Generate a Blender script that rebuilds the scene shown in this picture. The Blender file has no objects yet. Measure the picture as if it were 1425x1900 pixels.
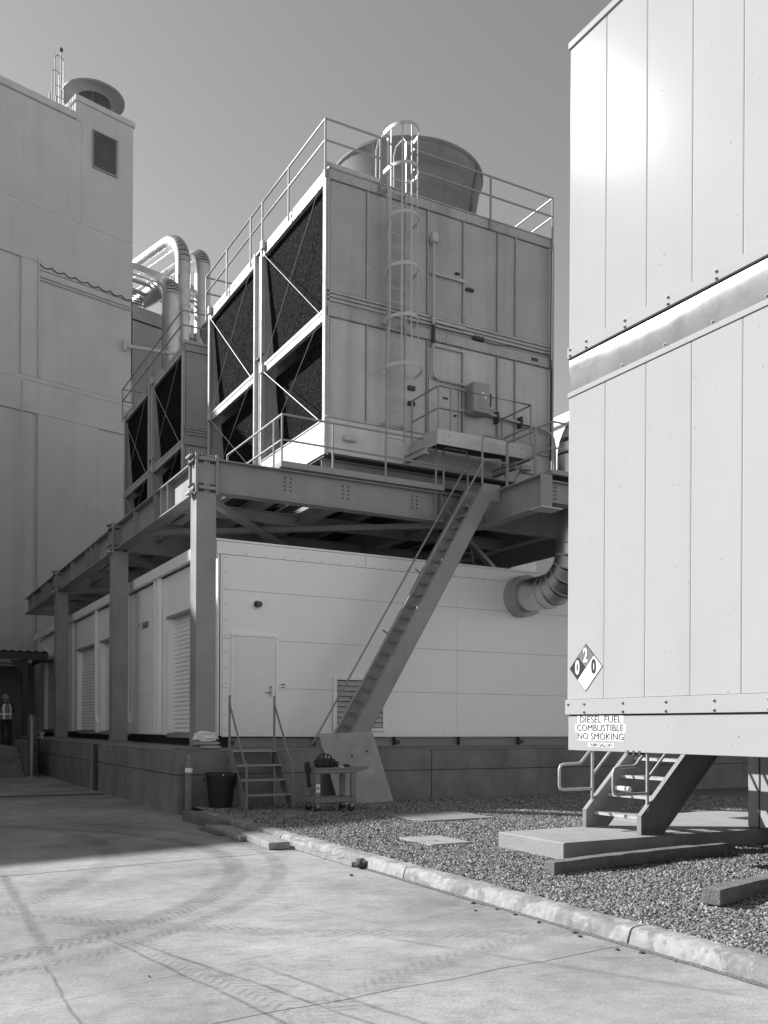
import bpy, bmesh, math, random
from mathutils import Vector, Matrix, noise
random.seed(7)
scene = bpy.context.scene
COL = scene.collection

# ------------------------------------------------------------------ camera
F_PX, W_PX = 1727.0, 1425.0
YAW = math.atan(949.5 / 1727.0)          # heading, measured from +Y towards +X
ROLL = 0.005
cam_d = bpy.data.cameras.new('camera')
cam = bpy.data.objects.new('camera', cam_d)
COL.objects.link(cam)
cam_d.sensor_fit = 'HORIZONTAL'
cam_d.sensor_width = 36.0
cam_d.lens = 36.0 * F_PX / W_PX
cam_d.shift_y = (1348.0 - 950.0) / W_PX
cam_d.clip_start = 0.1
cam_d.clip_end = 3000
cam.location = (0, 0, 1.6)
cam.rotation_euler = (Matrix.Rotation(-YAW, 3, 'Z') @ Matrix.Rotation(math.pi / 2, 3, 'X') @ Matrix.Rotation(ROLL, 3, 'Z')).to_euler()
scene.camera = cam

# ------------------------------------------------------------------ light
SUN_EL = math.radians(33.0)
SUN_AZ = math.radians(49.4)              # from -X towards +Y
sdir = Vector((-math.cos(SUN_EL) * math.cos(SUN_AZ), math.cos(SUN_EL) * math.sin(SUN_AZ), math.sin(SUN_EL)))
world = bpy.data.worlds.new('World')
scene.world = world
world.use_nodes = True
wn = world.node_tree
wn.nodes.clear()
sky = wn.nodes.new('ShaderNodeTexSky')
sky.sky_type = 'NISHITA'
sky.sun_disc = False
sky.sun_elevation = SUN_EL
sky.sun_rotation = math.atan2(sdir.x, sdir.y)
sky.air_density = 1.0
sky.dust_density = 0.6
sky.ozone_density = 1.0
bw = wn.nodes.new('ShaderNodeRGBToBW')
bg = wn.nodes.new('ShaderNodeBackground')
bg.inputs['Strength'].default_value = 0.092
wo = wn.nodes.new('ShaderNodeOutputWorld')
wn.links.new(sky.outputs[0], bw.inputs[0])
wn.links.new(bw.outputs[0], bg.inputs[0])
wn.links.new(bg.outputs[0], wo.inputs[0])
sun_d = bpy.data.lights.new('sun', 'SUN')
sun_d.energy = 4.7
sun_d.angle = math.radians(0.55)
sun_d.color = (1, 1, 1)
sun = bpy.data.objects.new('sun', sun_d)
COL.objects.link(sun)
sun.rotation_euler = sdir.to_track_quat('Z', 'Y').to_euler()
sun.location = sdir * 60
vs = scene.view_settings
vs.view_transform = 'Standard'
vs.look = 'None'
vs.exposure = 0.85
vs.gamma = 1.0
vs.use_curve_mapping = False
scene.cycles.max_bounces = 8
scene.cycles.diffuse_bounces = 4
scene.cycles.glossy_bounces = 4
scene.cycles.sample_clamp_indirect = 6.0
scene.cycles.use_denoising = True

# ------------------------------------------------------------------ materials
MATS = {}

def mat(name, base, rough=0.6, metal=0.0, var=0.12, scale=3.0, bump=0.0, bscale=40.0, spots=0.0, streak=0.0, spec=0.5, rvar=0.08):
    """grey procedural material: cloudy variation, optional drips, specks and fine relief (all in world space)"""
    m = bpy.data.materials.new(name)
    m.use_nodes = True
    nt = m.node_tree
    N, L = nt.nodes, nt.links
    p = N['Principled BSDF']
    p.inputs['Roughness'].default_value = rough
    p.inputs['Metallic'].default_value = metal
    p.inputs['Specular IOR Level'].default_value = spec
    geo = N.new('ShaderNodeNewGeometry')
    n1 = N.new('ShaderNodeTexNoise')
    n1.inputs['Scale'].default_value = scale
    n1.inputs['Detail'].default_value = 6
    n1.inputs['Roughness'].default_value = 0.62
    L.new(geo.outputs['Position'], n1.inputs['Vector'])
    r = N.new('ShaderNodeMapRange')
    r.inputs[1].default_value = 0.3
    r.inputs[2].default_value = 0.7
    r.inputs[3].default_value = base * (1 - var)
    r.inputs[4].default_value = base * (1 + var)
    L.new(n1.outputs['Fac'], r.inputs[0])
    cur = r.outputs[0]
    if streak > 0:
        mp = N.new('ShaderNodeMapping')
        mp.inputs['Scale'].default_value = (2.6, 2.6, 0.16)
        L.new(geo.outputs['Position'], mp.inputs[0])
        n2 = N.new('ShaderNodeTexNoise')
        n2.inputs['Scale'].default_value = 1.0
        n2.inputs['Detail'].default_value = 4
        L.new(mp.outputs[0], n2.inputs['Vector'])
        r2 = N.new('ShaderNodeMapRange')
        r2.inputs[1].default_value = 0.5
        r2.inputs[2].default_value = 0.75
        r2.inputs[3].default_value = 1.0
        r2.inputs[4].default_value = 1 - streak
        L.new(n2.outputs['Fac'], r2.inputs[0])
        mu = N.new('ShaderNodeMath')
        mu.operation = 'MULTIPLY'
        L.new(cur, mu.inputs[0])
        L.new(r2.outputs[0], mu.inputs[1])
        cur = mu.outputs[0]
    if spots > 0:
        n3 = N.new('ShaderNodeTexNoise')
        n3.inputs['Scale'].default_value = 22
        n3.inputs['Detail'].default_value = 3
        L.new(geo.outputs['Position'], n3.inputs['Vector'])
        r3 = N.new('ShaderNodeMapRange')
        r3.inputs[1].default_value = 0.64
        r3.inputs[2].default_value = 0.72
        r3.inputs[3].default_value = 1.0
        r3.inputs[4].default_value = 1 - spots
        L.new(n3.outputs['Fac'], r3.inputs[0])
        mu = N.new('ShaderNodeMath')
        mu.operation = 'MULTIPLY'
        L.new(cur, mu.inputs[0])
        L.new(r3.outputs[0], mu.inputs[1])
        cur = mu.outputs[0]
    L.new(cur, p.inputs['Base Color'])
    if bump > 0:
        n4 = N.new('ShaderNodeTexNoise')
        n4.inputs['Scale'].default_value = bscale
        n4.inputs['Detail'].default_value = 5
        L.new(geo.outputs['Position'], n4.inputs['Vector'])
        b = N.new('ShaderNodeBump')
        b.inputs['Strength'].default_value = bump
        b.inputs['Distance'].default_value = 0.02
        L.new(n4.outputs['Fac'], b.inputs['Height'])
        L.new(b.outputs[0], p.inputs['Normal'])
    rr = N.new('ShaderNodeMapRange')
    rr.inputs[1].default_value = 0.3
    rr.inputs[2].default_value = 0.7
    rr.inputs[3].default_value = max(0.03, rough - rvar)
    rr.inputs[4].default_value = min(1.0, rough + rvar)
    L.new(n1.outputs['Fac'], rr.inputs[0])
    L.new(rr.outputs[0], p.inputs['Roughness'])
    MATS[name] = m
    return m

mat('stucco', 0.50, 0.9, var=0.07, scale=0.5, bump=0.35, bscale=22, streak=0.07)
mat('stucco_trim', 0.5, 0.9, var=0.1, scale=2)
mat('dock_concrete', 0.20, 0.9, var=0.25, scale=1.6, bump=0.35, bscale=25, spots=0.15, streak=0.2)
mat('pad_concrete', 0.265, 0.9, var=0.1, scale=3, bump=0.3, bscale=40, spots=0.1)
mat('enclosure_paint', 0.94, 0.42, var=0.02, scale=1.0, streak=0.03)
mat('tank_paint', 0.382, 0.16, var=0.025, scale=0.9, spots=0.04, spec=0.004, rvar=0.006, streak=0.04)
mat('tank_band', 0.30, 0.3, metal=0.25, var=0.08, scale=2.0, spec=0.1, streak=0.15)
mat('white_trim', 0.97, 0.4, var=0.05)
mat('galvanized', 0.40, 0.5, metal=0.12, var=0.12, scale=1.1, streak=0.22, spots=0.06)
mat('galvanized_frame', 0.46, 0.48, metal=0.2, var=0.14, scale=6, streak=0.2)
mat('bright_galvanized', 0.50, 0.42, metal=0.25, var=0.08, scale=4)
mat('steel_paint', 0.285, 0.55, var=0.14, scale=1.1, spots=0.14, streak=0.14)
mat('rail_steel', 0.30, 0.45, metal=0.2, var=0.1, scale=5)
mat('aluminium', 0.72, 0.28, metal=0.9, var=0.06, scale=3)
mat('fill_media', 0.010, 0.9, var=0.8, scale=45, bump=1.0, bscale=55, spec=0.03)
mat('basin_steel', 0.62, 0.5, metal=0.1, var=0.12, scale=1.5, streak=0.15)
mat('galvanized_light', 0.50, 0.5, metal=0.12, var=0.12, scale=1.1, streak=0.2)
mat('fan_fibreglass', 0.22, 0.8, spec=0.2, var=0.12, scale=1.2, streak=0.2)
mat('cowl_steel', 0.20, 0.6, var=0.15, scale=2)
mat('duct_cladding', 0.60, 0.33, metal=0.9, var=0.1, scale=2.5)
mat('stair_paint', 0.20, 0.5, var=0.1, scale=4)
mat('bollard_steel', 0.16, 0.3, metal=0.5, var=0.15, scale=4)
mat('dark_void', 0.02, 0.9, var=0.1)
mat('dark_steel', 0.05, 0.6, var=0.2)
mat('black_rubber', 0.02, 0.7, var=0.2)
mat('bin_plastic', 0.012, 0.5, var=0.2)
mat('cart_plastic', 0.19, 0.6, var=0.15, scale=8, spots=0.2)
mat('door_paint', 0.86, 0.45, var=0.03)
mat('timber', 0.27, 0.85, var=0.3, scale=9, bump=0.6, bscale=60, spots=0.3)
mat('dark_timber', 0.15, 0.85, var=0.3, scale=9, bump=0.6, bscale=60, spots=0.3)
mat('plywood', 0.31, 0.8, var=0.2, scale=2.5, spots=0.12, bump=0.2)
mat('sign_white', 0.85, 0.4, var=0.01)
mat('sign_black', 0.03, 0.4, var=0.01)
mat('sign_grey', 0.17, 0.4, var=0.02)
mat('letter_grey', 0.02, 0.5, var=0.05)
mat('fabric', 0.4, 0.9, var=0.2, scale=6, bump=0.5, bscale=30)
mat('bag_white', 0.75, 0.5, var=0.1, scale=6, bump=0.4, bscale=18)
mat('vest', 0.22, 0.8, var=0.1)
mat('reflective', 0.9, 0.3, var=0.02)
mat('dark_cloth', 0.03, 0.9, var=0.2)
mat('skin', 0.25, 0.6, var=0.05)
mat('stone_dark', 0.06, 0.9, var=0.4, scale=30)
mat('roof_dark', 0.05, 0.8, var=0.2)
mat('lens_dark', 0.03, 0.15, var=0.05)

def weather(name, dent=0.25, dscale=1.3, speck=0.5, sscale=26, thr=0.755):
    """shallow dents and small chips on an existing material"""
    m = MATS[name]
    N, L = m.node_tree.nodes, m.node_tree.links
    p = N['Principled BSDF']
    geo = N.new('ShaderNodeNewGeometry')
    n = N.new('ShaderNodeTexNoise')
    n.inputs['Scale'].default_value = dscale
    n.inputs['Detail'].default_value = 2
    L.new(geo.outputs['Position'], n.inputs['Vector'])
    b = N.new('ShaderNodeBump')
    b.inputs['Strength'].default_value = dent
    b.inputs['Distance'].default_value = 0.03
    L.new(n.outputs['Fac'], b.inputs['Height'])
    L.new(b.outputs[0], p.inputs['Normal'])
    n2 = N.new('ShaderNodeTexNoise')
    n2.inputs['Scale'].default_value = sscale
    n2.inputs['Detail'].default_value = 1
    L.new(geo.outputs['Position'], n2.inputs['Vector'])
    r = N.new('ShaderNodeMapRange')
    r.inputs[1].default_value = thr
    r.inputs[2].default_value = thr + 0.02
    r.inputs[3].default_value = 1.0
    r.inputs[4].default_value = 1 - speck
    L.new(n2.outputs['Fac'], r.inputs[0])
    src = p.inputs['Base Color'].links[0].from_socket
    mu = N.new('ShaderNodeMath')
    mu.operation = 'MULTIPLY'
    L.new(src, mu.inputs[0])
    L.new(r.outputs[0], mu.inputs[1])
    L.new(mu.outputs[0], p.inputs['Base Color'])

weather('tank_paint', 0.03, 1.1, 0.45, 24, 0.76)
weather('tank_band', 0.35, 1.6, 0.3, 30, 0.74)
weather('enclosure_paint', 0.08, 0.9, 0.25, 24, 0.775)
weather('fill_media', 0.4, 30, -5.0, 34, 0.63)
weather('galvanized', 0.25, 1.4, 0.5, 20, 0.74)

def M(n):
    return MATS[n]

# road concrete with tyre dirt
def road_material():
    m = bpy.data.materials.new('road_concrete')
    m.use_nodes = True
    nt = m.node_tree
    N, L = nt.nodes, nt.links
    p = N['Principled BSDF']
    p.inputs['Roughness'].default_value = 0.9
    p.inputs['Specular IOR Level'].default_value = 0.25
    geo = N.new('ShaderNodeNewGeometry')
    pos = geo.outputs['Position']

    def math_(op, a, b=None, c=None, clamp=False):
        n = N.new('ShaderNodeMath')
        n.operation = op
        n.use_clamp = clamp
        for i, v in enumerate((a, b, c)):
            if v is None:
                continue
            if isinstance(v, (int, float)):
                n.inputs[i].default_value = v
            else:
                L.new(v, n.inputs[i])
        return n.outputs[0]

    def noise_(scale, detail=5, rough=0.6, vec=pos, dist=0.0):
        n = N.new('ShaderNodeTexNoise')
        n.inputs['Scale'].default_value = scale
        n.inputs['Detail'].default_value = detail
        n.inputs['Roughness'].default_value = rough
        n.inputs['Distortion'].default_value = dist
        L.new(vec, n.inputs['Vector'])
        return n.outputs['Fac']

    def rng(v, a, b, c, d):
        n = N.new('ShaderNodeMapRange')
        for i, k in enumerate((a, b, c, d)):
            n.inputs[i + 1].default_value = k
        L.new(v, n.inputs[0])
        return n.outputs[0]
    base = rng(noise_(0.5, 8, 0.68), 0.34, 0.68, 0.19, 0.385)
    mid = rng(noise_(5.0, 12, 0.85), 0.3, 0.7, 0.78, 1.2)
    base = math_('MULTIPLY', base, mid)
    fine = rng(noise_(55, 8, 0.9), 0.33, 0.67, 0.70, 1.26)
    base = math_('MULTIPLY', base, fine)
    # scuffs left by brooms and tyres: stretched noise across the lane
    vr = N.new('ShaderNodeVectorRotate')
    vr.rotation_type = 'Z_AXIS'
    vr.inputs['Angle'].default_value = math.radians(22)
    L.new(pos, vr.inputs['Vector'])
    mp = N.new('ShaderNodeMapping')
    mp.inputs['Scale'].default_value = (3.2, 13.0, 1.0)
    L.new(vr.outputs[0], mp.inputs[0])
    sc = rng(noise_(1.3, 10, 0.8, mp.outputs[0], 0.5), 0.52, 0.64, 1.02, 0.62)
    patch = rng(noise_(0.6, 4), 0.38, 0.56, 0.15, 1.0)
    sc = math_('ADD', 1.0, math_('MULTIPLY', math_('SUBTRACT', sc, 1.0), patch))
    base = math_('MULTIPLY', base, sc)
    # dark damp or oily blotches
    bl = rng(noise_(1.1, 6, 0.7), 0.62, 0.72, 1.0, 0.80)
    base = math_('MULTIPLY', base, bl)
    # tyre tracks: rings and straight bands, with a cleat pattern
    sep = N.new('ShaderNodeSeparateXYZ')
    wob = N.new('ShaderNodeVectorMath')
    wob.operation = 'ADD'
    nz = N.new('ShaderNodeTexNoise')
    nz.inputs['Scale'].default_value = 1.6
    nz.inputs['Detail'].default_value = 6
    L.new(pos, nz.inputs['Vector'])
    sub = N.new('ShaderNodeVectorMath')
    sub.operation = 'MULTIPLY_ADD'
    sub.inputs[1].default_value = (0.09, 0.09, 0)
    sub.inputs[2].default_value = (-0.045, -0.045, 0)
    L.new(nz.outputs['Color'], sub.inputs[0])
    L.new(pos, wob.inputs[0])
    L.new(sub.outputs[0], wob.inputs[1])
    L.new(wob.outputs[0], sep.inputs[0])
    X, Y = sep.outputs[0], sep.outputs[1]

    def ring(cx, cy, R, hw, depth, freq):
        dx = math_('SUBTRACT', X, cx)
        dy = math_('SUBTRACT', Y, cy)
        r = math_('SQRT', math_('ADD', math_('MULTIPLY', dx, dx), math_('MULTIPLY', dy, dy)))
        d = math_('ABSOLUTE', math_('SUBTRACT', r, R))
        band = rng(d, hw * 0.55, hw, 1.0, 0.0)
        ang = math_('ARCTAN2', dy, dx)
        cleat = rng(math_('SINE', math_('ADD', math_('MULTIPLY', ang, freq * R), math_('MULTIPLY', d, 70))), -0.3, 0.5, 0.38, 1.0)
        return math_('MULTIPLY', math_('MULTIPLY', band, cleat), depth)

    def lane(ax, ay, hx, hw, depth, ylo=-5.0, yhi=40.0):
        # straight band through (ax, ay) with heading slope hx (dX per dY)
        d = math_('ABSOLUTE', math_('SUBTRACT', math_('SUBTRACT', X, ax), math_('MULTIPLY', math_('SUBTRACT', Y, ay), hx)))
        band = rng(d, hw * 0.3, hw, 1.0, 0.0)
        band = math_('MULTIPLY', band, math_('MULTIPLY', rng(Y, yhi - 0.5, yhi, 1.0, 0.0), rng(Y, ylo, ylo + 0.5, 0.0, 1.0)))
        return math_('MULTIPLY', band, depth)
    tr = ring(-1.26, 11.49, 5.07, 0.17, 0.46, 70)
    tr = math_('MAXIMUM', tr, ring(-1.40, 11.80, 5.80, 0.11, 0.34, 76))
    tr = math_('MAXIMUM', tr, ring(-3.4, 12.9, 6.1, 0.18, 0.28, 66))
    tr = math_('MAXIMUM', tr, ring(8.3, 14.6, 9.6, 0.16, 0.34, 68))
    tr = math_('MAXIMUM', tr, ring(6.2, -1.5, 7.4, 0.17, 0.26, 66))
    for a in ((1.72, 6.1, -0.168, 0.022, 0.5, -5, 7.4), (1.98, 5.87, -0.27, 0.026, 0.5, -5, 7.3), (1.12, 7.6, 0.035, 0.07, 0.4, 6.4, 11.0), (1.0, 5.9, 0.02, 0.016, 0.45, -5, 6.9),
              (2.45, 5.0, -0.22, 0.03, 0.4, -5, 6.0), (3.9, 5.2, -0.5, 0.06, 0.26, 3.5, 6.6), (3.3, 7.6, -0.34, 0.014, 0.34, 6.2, 10.5)):
        tr = math_('MAXIMUM', tr, lane(*a))
    # tread blocks pressed between the two straight ruts
    dd = math_('SUBTRACT', math_('SUBTRACT', X, 1.86), math_('MULTIPLY', math_('SUBTRACT', Y, 6.0), -0.21))
    inb = rng(math_('ABSOLUTE', dd), 0.09, 0.13, 1.0, 0.0)
    yb_ = rng(Y, 6.9, 7.2, 1.0, 0.0)
    cl = rng(math_('SINE', math_('ADD', math_('MULTIPLY', Y, 80), math_('MULTIPLY', math_('ABSOLUTE', dd), 70))), 0.0, 0.7, 0.0, 0.24)
    tr = math_('MAXIMUM', tr, math_('MULTIPLY', math_('MULTIPLY', inb, yb_), cl))
    fade = rng(noise_(3.0, 9, 0.85), 0.36, 0.56, 0.25, 1.0)
    tr = math_('MULTIPLY', tr, fade)
    base = math_('MULTIPLY', base, math_('SUBTRACT', 1.0, tr))
    L.new(base, p.inputs['Base Color'])
    b = N.new('ShaderNodeBump')
    b.inputs['Strength'].default_value = 0.35
    b.inputs['Distance'].default_value = 0.02
    L.new(math_('ADD', noise_(35, 6, 0.7), math_('MULTIPLY', tr, -0.6)), b.inputs['Height'])
    L.new(b.outputs[0], p.inputs['Normal'])
    MATS['road_concrete'] = m

road_material()

def kerb_material():
    m = bpy.data.materials.new('kerb_paint')
    m.use_nodes = True
    N, L = m.node_tree.nodes, m.node_tree.links
    p = N['Principled BSDF']
    p.inputs['Roughness'].default_value = 0.85
    geo = N.new('ShaderNodeNewGeometry')
    n = N.new('ShaderNodeTexNoise')
    n.inputs['Scale'].default_value = 2.6
    n.inputs['Detail'].default_value = 9
    n.inputs['Roughness'].default_value = 0.7
    L.new(geo.outputs['Position'], n.inputs['Vector'])
    r = N.new('ShaderNodeMapRange')
    r.inputs[1].default_value = 0.48
    r.inputs[2].default_value = 0.505
    r.inputs[3].default_value = 0.30
    r.inputs[4].default_value = 0.20
    L.new(n.outputs['Fac'], r.inputs[0])
    n2 = N.new('ShaderNodeTexNoise')
    n2.inputs['Scale'].default_value = 14
    n2.inputs['Detail'].default_value = 6
    L.new(geo.outputs['Position'], n2.inputs['Vector'])
    r2 = N.new('ShaderNodeMapRange')
    r2.inputs[1].default_value = 0.3
    r2.inputs[2].default_value = 0.7
    r2.inputs[3].default_value = 0.72
    r2.inputs[4].default_value = 1.15
    L.new(n2.outputs['Fac'], r2.inputs[0])
    mu = N.new('ShaderNodeMath')
    mu.operation = 'MULTIPLY'
    L.new(r.outputs[0], mu.inputs[0])
    L.new(r2.outputs[0], mu.inputs[1])
    L.new(mu.outputs[0], p.inputs['Base Color'])
    b = N.new('ShaderNodeBump')
    b.inputs['Strength'].default_value = 0.6
    b.inputs['Distance'].default_value = 0.015
    L.new(n2.outputs['Fac'], b.inputs['Height'])
    L.new(b.outputs[0], p.inputs['Normal'])
    MATS['kerb_paint'] = m

kerb_material()

def stone_material():
    m = bpy.data.materials.new('gravel_stone')
    m.use_nodes = True
    N, L = m.node_tree.nodes, m.node_tree.links
    p = N['Principled BSDF']
    p.inputs['Roughness'].default_value = 0.85
    oi = N.new('ShaderNodeObjectInfo')
    r = N.new('ShaderNodeMapRange')
    r.inputs[3].default_value = 0.03
    r.inputs[4].default_value = 0.36
    L.new(oi.outputs['Random'], r.inputs[0])
    L.new(r.outputs[0], p.inputs['Base Color'])
    MATS['gravel_stone'] = m

stone_material()
mat('pale_earth', 0.45, 0.95, var=0.15, scale=0.4)
mat('gravel_bed', 0.13, 0.95, var=0.4, scale=45, bump=1.0, bscale=70)

# ------------------------------------------------------------------ mesh helpers
ORG = {}

class MB:
    def __init__(self):
        self.v = []
        self.f = []
        self.smooth = False

    def add(self, vs, fs):
        o = len(self.v)
        self.v += [tuple(p) for p in vs]
        self.f += [tuple(i + o for i in f) for f in fs]
        return self

    def box(self, x0, y0, z0, x1, y1, z1):
        x0, x1 = min(x0, x1), max(x0, x1)
        y0, y1 = min(y0, y1), max(y0, y1)
        z0, z1 = min(z0, z1), max(z0, z1)
        return self.add([(x0, y0, z0), (x1, y0, z0), (x1, y1, z0), (x0, y1, z0), (x0, y0, z1), (x1, y0, z1), (x1, y1, z1), (x0, y1, z1)],
                        [(0, 3, 2, 1), (4, 5, 6, 7), (0, 1, 5, 4), (1, 2, 6, 5), (2, 3, 7, 6), (3, 0, 4, 7)])

    def bar(self, p, q, w, h, up=(0, 0, 1)):
        """rectangular bar from p to q: w across, h along 'up'"""
        p, q = Vector(p), Vector(q)
        d = (q - p).normalized()
        u = Vector(up)
        s = d.cross(u)
        if s.length < 1e-5:
            s = d.cross(Vector((1, 0, 0)))
        s.normalize()
        u = s.cross(d).normalized()
        a, b = s * w / 2, u * h / 2
        vs = [p - a - b, p + a - b, p + a + b, p - a + b, q - a - b, q + a - b, q + a + b, q - a + b]
        return self.add(vs, [(0, 3, 2, 1), (4, 5, 6, 7), (0, 1, 5, 4), (1, 2, 6, 5), (2, 3, 7, 6), (3, 0, 4, 7)])

    def ibeam(self, p, q, w, h, tf=0.025, tw=0.02):
        """I section from p to q (top centre line), depth h downwards"""
        p, q = Vector(p), Vector(q)
        z = Vector((0, 0, 1))
        self.bar(p - z * tf / 2, q - z * tf / 2, w, tf)
        self.bar(p - z * (h - tf / 2), q - z * (h - tf / 2), w, tf)
        self.bar(p - z * h / 2, q - z * h / 2, tw, h - 2 * tf - 0.002)
        return self

    def tube(self, pts, r, n=8, cap=True):
        pts = [Vector(p) for p in pts]
        rs = r if isinstance(r, (list, tuple)) else [r] * len(pts)
        rings = []
        prev = None
        for i, p in enumerate(pts):
            if i == 0:
                d = pts[1] - pts[0]
            elif i == len(pts) - 1:
                d = pts[-1] - pts[-2]
            else:
                d = (pts[i + 1] - p).normalized() + (p - pts[i - 1]).normalized()
            d.normalize()
            if prev is None:
                a = d.cross(Vector((0, 0, 1)))
                if a.length < 1e-4:
                    a = d.cross(Vector((1, 0, 0)))
            else:
                a = prev - d * prev.dot(d)
            a.normalize()
            prev = a
            b = d.cross(a)
            rings.append([p + (a * math.cos(2 * math.pi * k / n) + b * math.sin(2 * math.pi * k / n)) * rs[i] for k in range(n)])
        vs = [v for rg in rings for v in rg]
        fs = []
        for i in range(len(rings) - 1):
            for k in range(n):
                fs.append((i * n + k, i * n + (k + 1) % n, (i + 1) * n + (k + 1) % n, (i + 1) * n + k))
        if cap:
            fs.append(tuple(reversed(range(n))))
            fs.append(tuple((len(rings) - 1) * n + k for k in range(n)))
        self.smooth = True
        return self.add(vs, fs)

    def lathe(self, prof, c=(0, 0, 0), n=24, axis='Z', cap=True):
        """prof: list of (radius, height)"""
        vs = []
        for r, h in prof:
            for k in range(n):
                t = 2 * math.pi * k / n
                x, y = r * math.cos(t), r * math.sin(t)
                if axis == 'Z':
                    vs.append((c[0] + x, c[1] + y, c[2] + h))
                elif axis == 'Y':
                    vs.append((c[0] + x, c[1] + h, c[2] + y))
                else:
                    vs.append((c[0] + h, c[1] + x, c[2] + y))
        fs = []
        for i in range(len(prof) - 1):
            for k in range(n):
                fs.append((i * n + k, i * n + (k + 1) % n, (i + 1) * n + (k + 1) % n, (i + 1) * n + k))
        if cap:
            fs.append(tuple(reversed(range(n))))
            fs.append(tuple((len(prof) - 1) * n + k for k in range(n)))
        self.smooth = True
        return self.add(vs, fs)

    def prism(self, poly, axis, a, b):
        """extrude polygon: axis 'Y' -> poly in (x,z); 'X' -> (y,z); 'Z' -> (x,y)"""
        n = len(poly)
        def mk(p, t):
            if axis == 'Y':
                return (p[0], t, p[1])
            if axis == 'X':
                return (t, p[0], p[1])
            return (p[0], p[1], t)
        vs = [mk(p, a) for p in poly] + [mk(p, b) for p in poly]
        fs = [tuple(range(n)), tuple(reversed(range(n, 2 * n)))]
        for i in range(n):
            fs.append((i, n + i, n + (i + 1) % n, (i + 1) % n))
        return self.add(vs, fs)

    def build(self, name, m, parent=None, local=False, bevel=0.0, smooth=None, kind=None):
        me = bpy.data.meshes.new(name)
        o = ORG.get(parent.name, Vector((0, 0, 0))) if (parent and not local) else Vector((0, 0, 0))
        me.from_pydata([tuple(Vector(p) - o) for p in self.v], [], self.f)
        bm = bmesh.new()
        bm.from_mesh(me)
        bmesh.ops.recalc_face_normals(bm, faces=bm.faces[:])
        if bevel > 0:
            bmesh.ops.bevel(bm, geom=[e for e in bm.edges if len(e.link_faces) == 2 and e.calc_face_angle(0) > 0.6], offset=bevel, segments=1, affect='EDGES', clamp_overlap=True)
        bm.to_mesh(me)
        bm.free()
        sm = self.smooth if smooth is None else smooth
        if sm:
            me.polygons.foreach_set('use_smooth', [True] * len(me.polygons))
            me.set_sharp_from_angle(angle=math.radians(40))
        me.materials.append(M(m) if isinstance(m, str) else m)
        ob = bpy.data.objects.new(name, me)
        COL.objects.link(ob)
        if parent:
            ob.parent = parent
            ORG[ob.name] = Vector(o)
        if kind:
            ob['kind'] = kind
        return ob

def share(src, parent, loc=(0, 0, 0), rot=None):
    """another object on the same mesh"""
    c = bpy.data.objects.new(src.data.name.split('.')[0], src.data)
    COL.objects.link(c)
    c.parent = parent
    c.location = loc
    if rot:
        c.rotation_euler = rot
    return c

def tag(o, label=None, cat=None, group=None, kind=None):
    if label:
        o['label'] = label
    if cat:
        o['category'] = cat
    if group:
        o['group'] = group
    if kind:
        o['kind'] = kind
    return o

def thing(name, label, cat, loc=(0, 0, 0), rz=0.0, group=None):
    e = bpy.data.objects.new(name, None)
    e.empty_display_size = 0.2
    COL.objects.link(e)
    e.location = loc
    e.rotation_euler = (0, 0, rz)
    ORG[e.name] = Vector(loc)
    return tag(e, label, cat, group)

def struct(o):
    o['kind'] = 'structure'
    return o

def B(*a):
    return MB().box(*a)

def arc(c, a, b, r, t0, t1, n=8):
    """points c + r*(a cos t + b sin t)"""
    c, a, b = Vector(c), Vector(a), Vector(b)
    return [c + (a * math.cos(t0 + (t1 - t0) * i / n) + b * math.sin(t0 + (t1 - t0) * i / n)) * r for i in range(n + 1)]

def text_mesh(s, size, name, m, parent, mtx, sx=1.0, bold=0.0, depth=0.002):
    """lettering as thin real geometry; mtx places the text plane in the parent's space"""
    cu = bpy.data.curves.new(name, 'FONT')
    cu.body = s
    cu.size = size
    cu.align_x = 'CENTER'
    cu.align_y = 'CENTER'
    cu.extrude = depth
    cu.offset = bold
    cu.resolution_u = 4
    tmp = bpy.data.objects.new(name, cu)
    COL.objects.link(tmp)
    dg = bpy.context.evaluated_depsgraph_get()
    me = bpy.data.meshes.new_from_object(tmp.evaluated_get(dg))
    bpy.data.objects.remove(tmp)
    bpy.data.curves.remove(cu)
    me.name = name
    me.transform(mtx @ Matrix.Diagonal((sx, 1, 1, 1)))
    me.materials.clear()
    me.materials.append(M(m))
    o = bpy.data.objects.new(name, me)
    COL.objects.link(o)
    o.parent = parent
    return o

def face_minus_x(x, y, z):
    """text frame on a wall that faces -X"""
    return Matrix(((0, 0, -1, x), (-1, 0, 0, y), (0, 1, 0, z), (0, 0, 0, 1)))

# ================================================================== THE SETTING
# ground sheet
struct(MB().add([(-900, -900, -0.06), (900, -900, -0.06), (900, 900, -0.06), (-900, 900, -0.06)], [(0, 1, 2, 3)]).build('ground', 'pale_earth'))

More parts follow.
